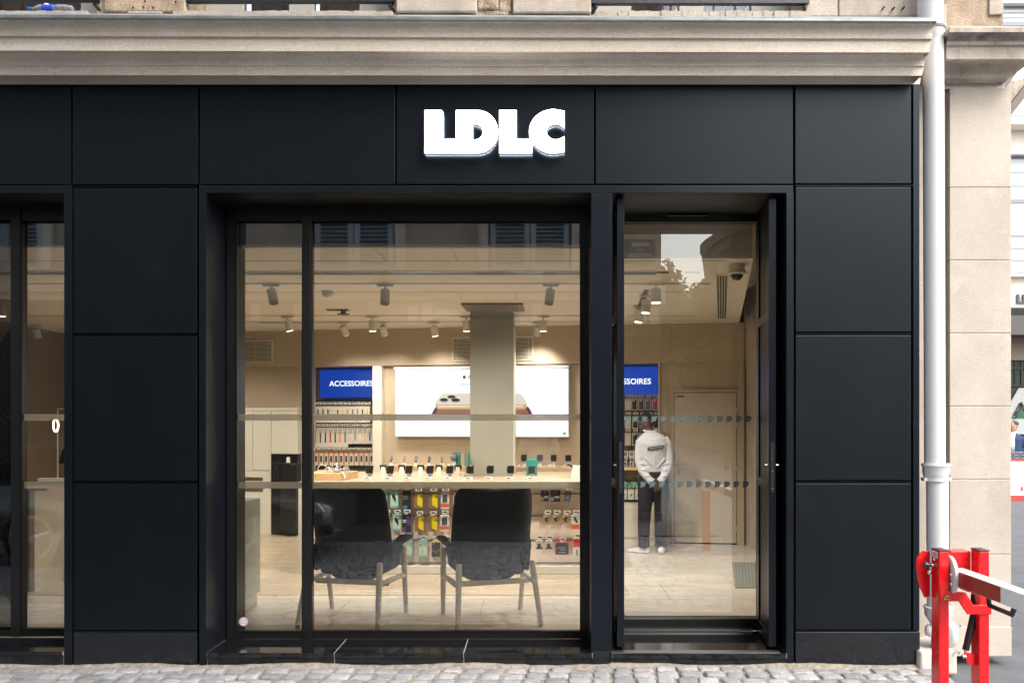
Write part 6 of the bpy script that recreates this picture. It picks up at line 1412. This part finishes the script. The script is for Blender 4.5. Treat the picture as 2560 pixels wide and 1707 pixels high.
# ================================================================== PEOPLE
skin = mat('dark_skin', (.06,.032,.02), .5); skin2 = mat('fair_skin', (.45,.27,.2), .5)
shirt = mat('white_shirt', (.47,.48,.52), .8, bump=.5, bscale=11); trou = mat('black_trousers', (.010,.010,.014), .9, bump=.3, bscale=14)
def rem(o, v, s=4):
    m = o.modifiers.new('r','REMESH'); m.mode = 'VOXEL'; m.voxel_size = v; m.use_smooth_shade = True
    k = o.modifiers.new('k','SMOOTH'); k.iterations = s; k.factor = .5
    return o
def ell(c, rx, ry, n=20, tilt=0): return [(c[0]+rx*math.cos(2*math.pi*k/n), c[1]+ry*math.sin(2*math.pi*k/n), c[2]+tilt*math.sin(2*math.pi*k/n)) for k in range(n)]
def hand(mb, w, d, side, out, curl=.25, sc_=1.0):
    """palm + four unequal fingers + thumb from wrist w along direction d; out = back-of-hand normal"""
    d = d.normalized(); o = (out - d*out.dot(d)).normalized(); s = d.cross(o).normalized()*side
    pal = []
    for t, ww, th in ((0,.026,.020),(.03,.036,.019),(.07,.043,.016),(.095,.041,.013)):
        c = w + d*t*sc_; pal.append([tuple(c + s*ww*math.cos(a)*sc_ + o*th*math.sin(a)*sc_) for a in [2*math.pi*k/12 for k in range(12)]])
    mb.rings(pal)
    for i, (off, L) in enumerate(((-.031,.070),(-.0105,.080),(.0105,.075),(.031,.058))):
        p = w + d*.088*sc_ + s*off*sc_; sp = d + s*off*3.0
        sp.normalize(); pts = [p, p+(sp*L*.42 - o*L*curl*.12)*sc_, p+(sp*L*.72 - o*L*curl*.45)*sc_, p+(sp*L*.92 - o*L*curl*.95)*sc_]
        mb.tube(pts, [.0100*sc_,.0095*sc_,.0088*sc_,.0065*sc_], 8)
    p = w + d*.028*sc_ - s*.03*sc_; td = (d*.75 - s*.62 - o*.25).normalized()
    mb.tube([p, p+td*.03*sc_, p+(td*.05+d*.008)*sc_, p+(td*.058+d*.03)*sc_], [.0135*sc_,.0120*sc_,.0105*sc_,.0075*sc_], 8)
def head(mb, c, fwd, up, s=1.0):
    f = fwd.normalized(); r = f.cross(up).normalized(); u = r.cross(f).normalized()
    rg = []
    for h, a, b, o in ((-.115,.030,.030,.045),(-.105,.048,.055,.030),(-.075,.060,.078,.012),(-.03,.070,.092,.0),(.02,.076,.099,-.006),(.06,.073,.096,-.010),(.09,.060,.080,-.012),(.11,.038,.05,-.012),(.117,.012,.016,-.012)):
        rg.append([tuple(c + (r*a*math.cos(t) + f*(b*math.sin(t)+o) + u*h)*s) for t in [2*math.pi*k/18 for k in range(18)]])
    mb.rings(rg)
    for sx in (-1,1):   # ears, brow and eye sockets
        mb.tube([c+(r*sx*.074+f*-.008+u*-.028)*s, c+(r*sx*.084+f*-.016+u*-.002)*s, c+(r*sx*.082+f*-.014+u*.022)*s], [.010*s,.014*s,.011*s], 8)
        mb.ball(c+(r*sx*.030+f*.088+u*.012)*s, .016*s)
    mb.tube([c+(f*.093+u*.015)*s, c+(f*.108-u*.018)*s, c+(f*.098-u*.032)*s], [.008*s,.014*s,.012*s], 8)
    mb.tube([c+(f*.080+r*-.022-u*.058)*s, c+(f*.093-u*.058)*s, c+(f*.080+r*.022-u*.058)*s], [.006*s,.010*s,.006*s], 8)
def V(*a): return Vector(a)

def guard():
    g0 = fpos(1634, 1381); 
    e = empty('person', (0,0,0), 'man in white shirt standing inside the doorway, hands clasped behind his back', 'person')
    # --- body (one continuous mesh)
    mb = MB()
    head(mb, V(-.072,.150,1.57), V(-.15,.72,-.60), V(0,.62,.78), 1.1)
    mb.tube([(-.02,.03,1.40),(-.035,.065,1.46),(-.062,.125,1.52)], [.075,.062,.058], 14)
    mb.rings([ell((0,0,.80),.15,.11), ell((0,.0,.95),.15,.10), ell((0,.0,1.1),.145,.095), ell((0,.0,1.25),.165,.10), ell((0,.01,1.36),.15,.085), ell((0,.02,1.42),.08,.06)])
    for s in (-1,1):
        mb.tube([(s*.13,.02,1.35),(s*.18,.0,1.10),(s*.075,-.13,.90)], [.05,.042,.030], 12)
        mb.tube([(s*.09,.0,.86),(s*.10,.01,.50),(s*.105,.0,.12),(s*.105,.0,.04)], [.08,.055,.042,.045], 12)
    # right hand hanging down over the left one
    hand(mb, V(.012,-.165,.905), V(.03,-.10,-1), -1, V(0,-1,0), .18)
    hand(mb, V(-.045,-.140,.895), V(.65,-.15,-.75), 1, V(0,-1,.1), .8)
    b = obj('body', mb, skin, e, world=False); rem(b, .0058, 3)
    # --- shirt
    mb = MB()
    mb.rings([ell((0,-.0,.975),.160,.118), ell((-.002,-.0,1.01),.160,.122), ell((-.004,-.002,1.10),.158,.122), ell((-.004,-.008,1.22),.172,.126), ell((-.004,-.012,1.32),.180,.124), ell((-.006,-.006,1.385),.168,.112,tilt=-.0), ell((-.012,.02,1.43),.135,.088), ell((-.025,.045,1.465),.078,.070), ell((-.034,.06,1.487),.068,.064)])
    for s in (-1,1):
        mb.tube([(s*.12,0,1.38),(s*.158,-.005,1.34),(s*.176,-.012,1.22),(s*.182,-.03,1.10),(s*.152,-.075,1.00),(s*.098,-.125,.925),(s*.062,-.15,.885)], [.060,.064,.058,.055,.050,.045,.042], 16)
        # elbow and sleeve folds
        for k in range(7):
            t = k/6; a = V(s*.180,-.02,1.14)*(1-t) + V(s*.10,-.125,.925)*t
            mb.tube([a+V(-s*.045,-.035,.0), a+V(s*.0,-.052,.018*(-1)**k), a+V(s*.045,-.02,.008)], [.008,.012,.007], 6)
    for (a, c2) in (((-.13,-.10,1.33),(-.05,-.128,1.30)),((.12,-.10,1.33),(.06,-.128,1.26)),((-.12,-.11,1.16),(-.04,-.125,1.06)),((.13,-.10,1.15),(.03,-.128,1.04)),((-.02,-.128,1.20),(.01,-.12,1.0))):
        mb.tube([a, tuple((Vector(a)+Vector(c2))/2+V(0,-.004,0)), c2], [.006,.008,.006], 6)
    sh = obj('shirt', mb, shirt, e, world=False); rem(sh, .0085, 5)
    mb = MB(); mb.tube([(-.034+.070*math.cos(t), .06+.066*math.sin(t), 1.482+.012*math.sin(t)) for t in [2*math.pi*k/20 for k in range(21)]], .013, 8, sq=(1,1.7)); obj('collar', mb, shirt, sh, smooth=True, world=False)
    for s in (-1,1): mb = MB(); a = V(s*.078,-.143,.895); d = V(-s*.62,-.25,-.42).normalized(); mb.tube([a, a+d*.055], [.0455,.044], 18); obj('cuff', mb, shirt, sh, smooth='auto', world=False)
    # back patch, bent round the back
    mb = MB(); n = 12; zp = 1.262
    A = []; B = []
    for k in range(n+1):
        x = -.092+.200*k/n; y = -.014-.124*math.sqrt(max(0, 1-(x/.180)**2))-.0125; tz = .028*(k/n)
        A.append(mb.bm.verts.new((x,y,zp-.017+tz))); B.append(mb.bm.verts.new((x,y-.001,zp+.022+tz)))
    for k in range(n): mb.bm.faces.new([A[k],A[k+1],B[k+1],B[k]])
    pt = obj('back_patch', mb, plain('patch_black',(.03,.035,.04),.6), sh, smooth=True, world=False, recalc=False)
    tx = text_mb('SECURITE PRIVEE', .0245, .0006, .0004, .86)
    tx.xf(Matrix.Rotation(math.atan(.14),4,'Z'))
    for v in tx.bm.verts:
        x = v.co.x+.008; yy = -.014-.124*math.sqrt(max(0, 1-(x/.180)**2))-.0145; v.co = Vector((x, yy - v.co.z, zp+.0165+v.co.y))
    obj('patch_text', tx, plain('patch_grey',(.34,.36,.36),.6), pt, world=False)
    # --- trousers
    mb = MB()
    mb.rings([ell((0,-.0,1.02),.158,.108), ell((0,-.006,.97),.170,.118), ell((0,-.012,.90),.182,.130), ell((0,-.008,.84),.180,.128), ell((0,0,.80),.165,.115)])
    for s in (-1,1):
        fx = -.118 if s < 0 else .088
        mb.tube([(s*.088,0,.86),(s*.098,.005,.70),((s*.098+fx)/2,.012,.50),(fx,.004,.32),(fx,-.004,.16),(fx,-.002,.065)], [.103,.096,.082,.076,.070,.070], 18)
        for k in range(5):
            z = .46-.09*k + (.02 if s > 0 else 0); mb.tube([(fx-.05,-.045,z),(fx,-.072,z-.012),(fx+.05,-.04,z+.008)], [.006,.011,.006], 6)
        for k in range(3): mb.tube([(fx-.045,-.045,.115-.02*k),(fx,-.065,.105-.02*k),(fx+.045,-.04,.118-.02*k)], [.008,.013,.008], 6)
    tr_ = obj('trousers', mb, trou, e, world=False); rem(tr_, .0085, 4)
    # --- shoes: left one turned out to the left, right one seen from behind
    so = mat('trainer_white', (.66,.66,.67), .5)
    def shoe(x, y, ang, hl):
        rg = []
        for t, w_, h, zz in ((-.115,.022,.03,.03),(-.105,.034,.065,.03),(-.06,.038,.085,.0),(0,.040,.075,0),(.06,.044,.052,0),(.12,.045,.040,0),(.155,.034,.032,0),(.172,.014,.02,.006)):
            rg.append([(w_*math.cos(a)*(1 if math.sin(a)>=0 else 1.05), t, max(0.0,(h/2+h/2*math.sin(a)))+zz*0) for a in [2*math.pi*k/14 for k in range(14)]])
        mb = MB(); mb.rings(rg); m4 = Matrix.Translation((x,y,hl)) @ Matrix.Rotation(ang,4,'Z') @ Matrix.Rotation(R(0),4,'X'); mb.xf(m4)
        s_ = obj('shoe', mb, so, e, smooth=True, world=False)
        mb = MB(); pts = [(-.115,.0),(-.105,.034),(-.05,.040),(.05,.046),(.12,.047),(.16,.034),(.175,0),(.16,-.034),(.12,-.047),(.05,-.046),(-.05,-.040),(-.105,-.034)]
        mb.prism([(b,a) for a,b in pts], 'z', 0, .022); mb.xf(m4); obj('sole', mb, M['paintwhite'], s_, bevel=.004, world=False)
    shoe(-.155,.01,R(68),.001); shoe(.098,-.0,R(-14),.001)
    e.location = (g0.x, g0.y, FL+.005)
    # hair is cropped very short: a skull cap
    mb = MB(); c = V(-.072,.150,1.57); f = V(-.15,.72,-.60).normalized(); r = f.cross(V(0,.62,.78)).normalized(); u = r.cross(f).normalized(); rg = []
    for h, a, b_ in ((-.01,.0745,.099),(.02,.079,.103),(.06,.076,.100),(.09,.063,.084),(.112,.040,.053),(.121,.012,.016)):
        rg.append([tuple(c + (r*a*math.cos(t) + f*(b_*min(math.sin(t),.62)-.010) + u*h)*1.1) for t in [2*math.pi*k/18 for k in range(18)]])
    mb.rings(rg); obj('hair', mb, mat('black_hair',(.012,.010,.009),.9), e, smooth=True, world=False)
    return e
guard()

def passer():
    e = empty('person', (0,0,0), 'man in navy jacket and pale blue shirt walking past the white hoarding', 'person')
    mb = MB(); head(mb, V(0,-.02,1.60), V(-.9,-.35,0), V(0,0,1)); mb.tube([(0,0,1.38),(0,-.01,1.52)], [.06,.055], 12)
    mb.rings([ell((0,0,.85),.15,.10), ell((0,0,1.1),.14,.10), ell((0,0,1.3),.17,.10), ell((0,0,1.42),.08,.06)])
    for s in (-1,1):
        mb.tube([(s*.16,0,1.36),(s*.24,.03,1.10),(s*.22,-.05,.88)], [.05,.04,.03], 10); hand(mb, V(s*.22,-.05,.88), V(0,-.1,-1), s, V(s,0,0), .5)
        mb.tube([(s*.09,0,.86),(s*.10,-.05*s,.46),(s*.10,.05*s,.09)], [.08,.055,.045], 10); mb.tube([(s*.10,.05*s+.03,.05),(s*.10,.05*s-.14,.03)], [.045,.035], 8)
    rem(obj('body', mb, skin2, e, world=False), .008, 2)
    mb = MB(); mb.rings([ell((0,0,.80),.18,.12), ell((0,0,1.1),.175,.12), ell((0,0,1.3),.20,.125), ell((0,0,1.39),.16,.10), ell((0,0,1.44),.08,.07)])
    for s in (-1,1): mb.tube([(s*.16,0,1.36),(s*.205,0,1.30),(s*.24,.03,1.10),(s*.22,-.05,.90)], [.06,.062,.055,.048], 12)
    rem(obj('jacket', mb, mat('navy_cloth',(.015,.035,.11),.8), e, world=False), .012, 4)
    mb = MB(); mb.rings([ell((-.09,-.10,1.0),.06,.03), ell((-.09,-.11,1.2),.06,.03), ell((-.06,-.085,1.38),.055,.03), ell((-.02,-.03,1.47),.062,.055)]); obj('shirt_front', mb, plain('pale_blue_shirt',(.5,.58,.7),.7), e, smooth=True, world=False)
    mb = MB(); mb.rings([ell((0,0,.92),.165,.115), ell((0,0,.82),.175,.12)])
    for s in (-1,1): mb.tube([(s*.09,0,.86),(s*.10,-.05*s,.46),(s*.10,.05*s,.07)], [.09,.065,.055], 12)
    rem(obj('trousers', mb, mat('dark_cloth',(.03,.03,.04),.8), e, world=False), .014, 3)
    mb = MB(); mb.ball((.018,-.015,1.655), .088, 1.05, 1.0, .8); obj('hair', mb, mat('brown_hair',(.06,.035,.025),.8), e, smooth=True, world=False)
    p = P(2533, 1245, 12.9); e.location = (p.x, 12.9, -.06)
passer()

def photographer():
    e = empty('person', (0,0,0), 'person in white shirt taking the photo, faint reflection in the window', 'person')
    mb = MB(); head(mb, V(0,0,1.66), V(0,1,-.05), V(0,0,1)); mb.tube([(0,-.02,1.42),(0,-.01,1.57)], [.06,.055], 12)
    mb.rings([ell((0,0,.85),.15,.10), ell((0,0,1.1),.14,.10), ell((0,0,1.32),.17,.10), ell((0,0,1.46),.08,.06)])
    for s in (-1,1):
        mb.tube([(s*.17,0,1.40),(s*.25,.10,1.20),(s*.09,.22,1.52)], [.05,.042,.03], 10); hand(mb, V(s*.09,.22,1.52), V(-s*.35,.15,.9), s, V(s,0,.3), .8)
        mb.tube([(s*.10,0,.86),(s*.12,0,.46),(s*.12,0,.09)], [.08,.055,.045], 10); mb.tube([(s*.12,-.03,.05),(s*.14,.16,.03)], [.045,.035], 8)
    rem(obj('body', mb, skin2, e, world=False), .008, 2)
    mb = MB(); mb.rings([ell((0,0,.86),.18,.13), ell((0,0,1.1),.18,.13), ell((0,0,1.34),.20,.125), ell((0,0,1.43),.16,.10), ell((0,0,1.49),.08,.07)])
    for s in (-1,1): mb.tube([(s*.16,0,1.40),(s*.215,.03,1.34),(s*.25,.10,1.22),(s*.17,.17,1.36)], [.06,.065,.062,.055], 12)
    rem(obj('shirt', mb, shirt, e, world=False), .012, 4)
    mb = MB(); mb.rings([ell((0,0,.95),.165,.115), ell((0,0,.82),.175,.12)])
    for s in (-1,1): mb.tube([(s*.10,0,.86),(s*.12,0,.46),(s*.12,0,.07)], [.09,.068,.058], 12)
    rem(obj('trousers', mb, bpy.data.materials['dark_cloth'], e, world=False), .014, 3)
    mb = MB(); mb.ball((0,-.015,1.71), .088, 1.0, 1.1, .8); obj('hair', mb, bpy.data.materials['brown_hair'], e, smooth=True, world=False)
    e.location = (0.02, -D-.48, .02)
photographer()
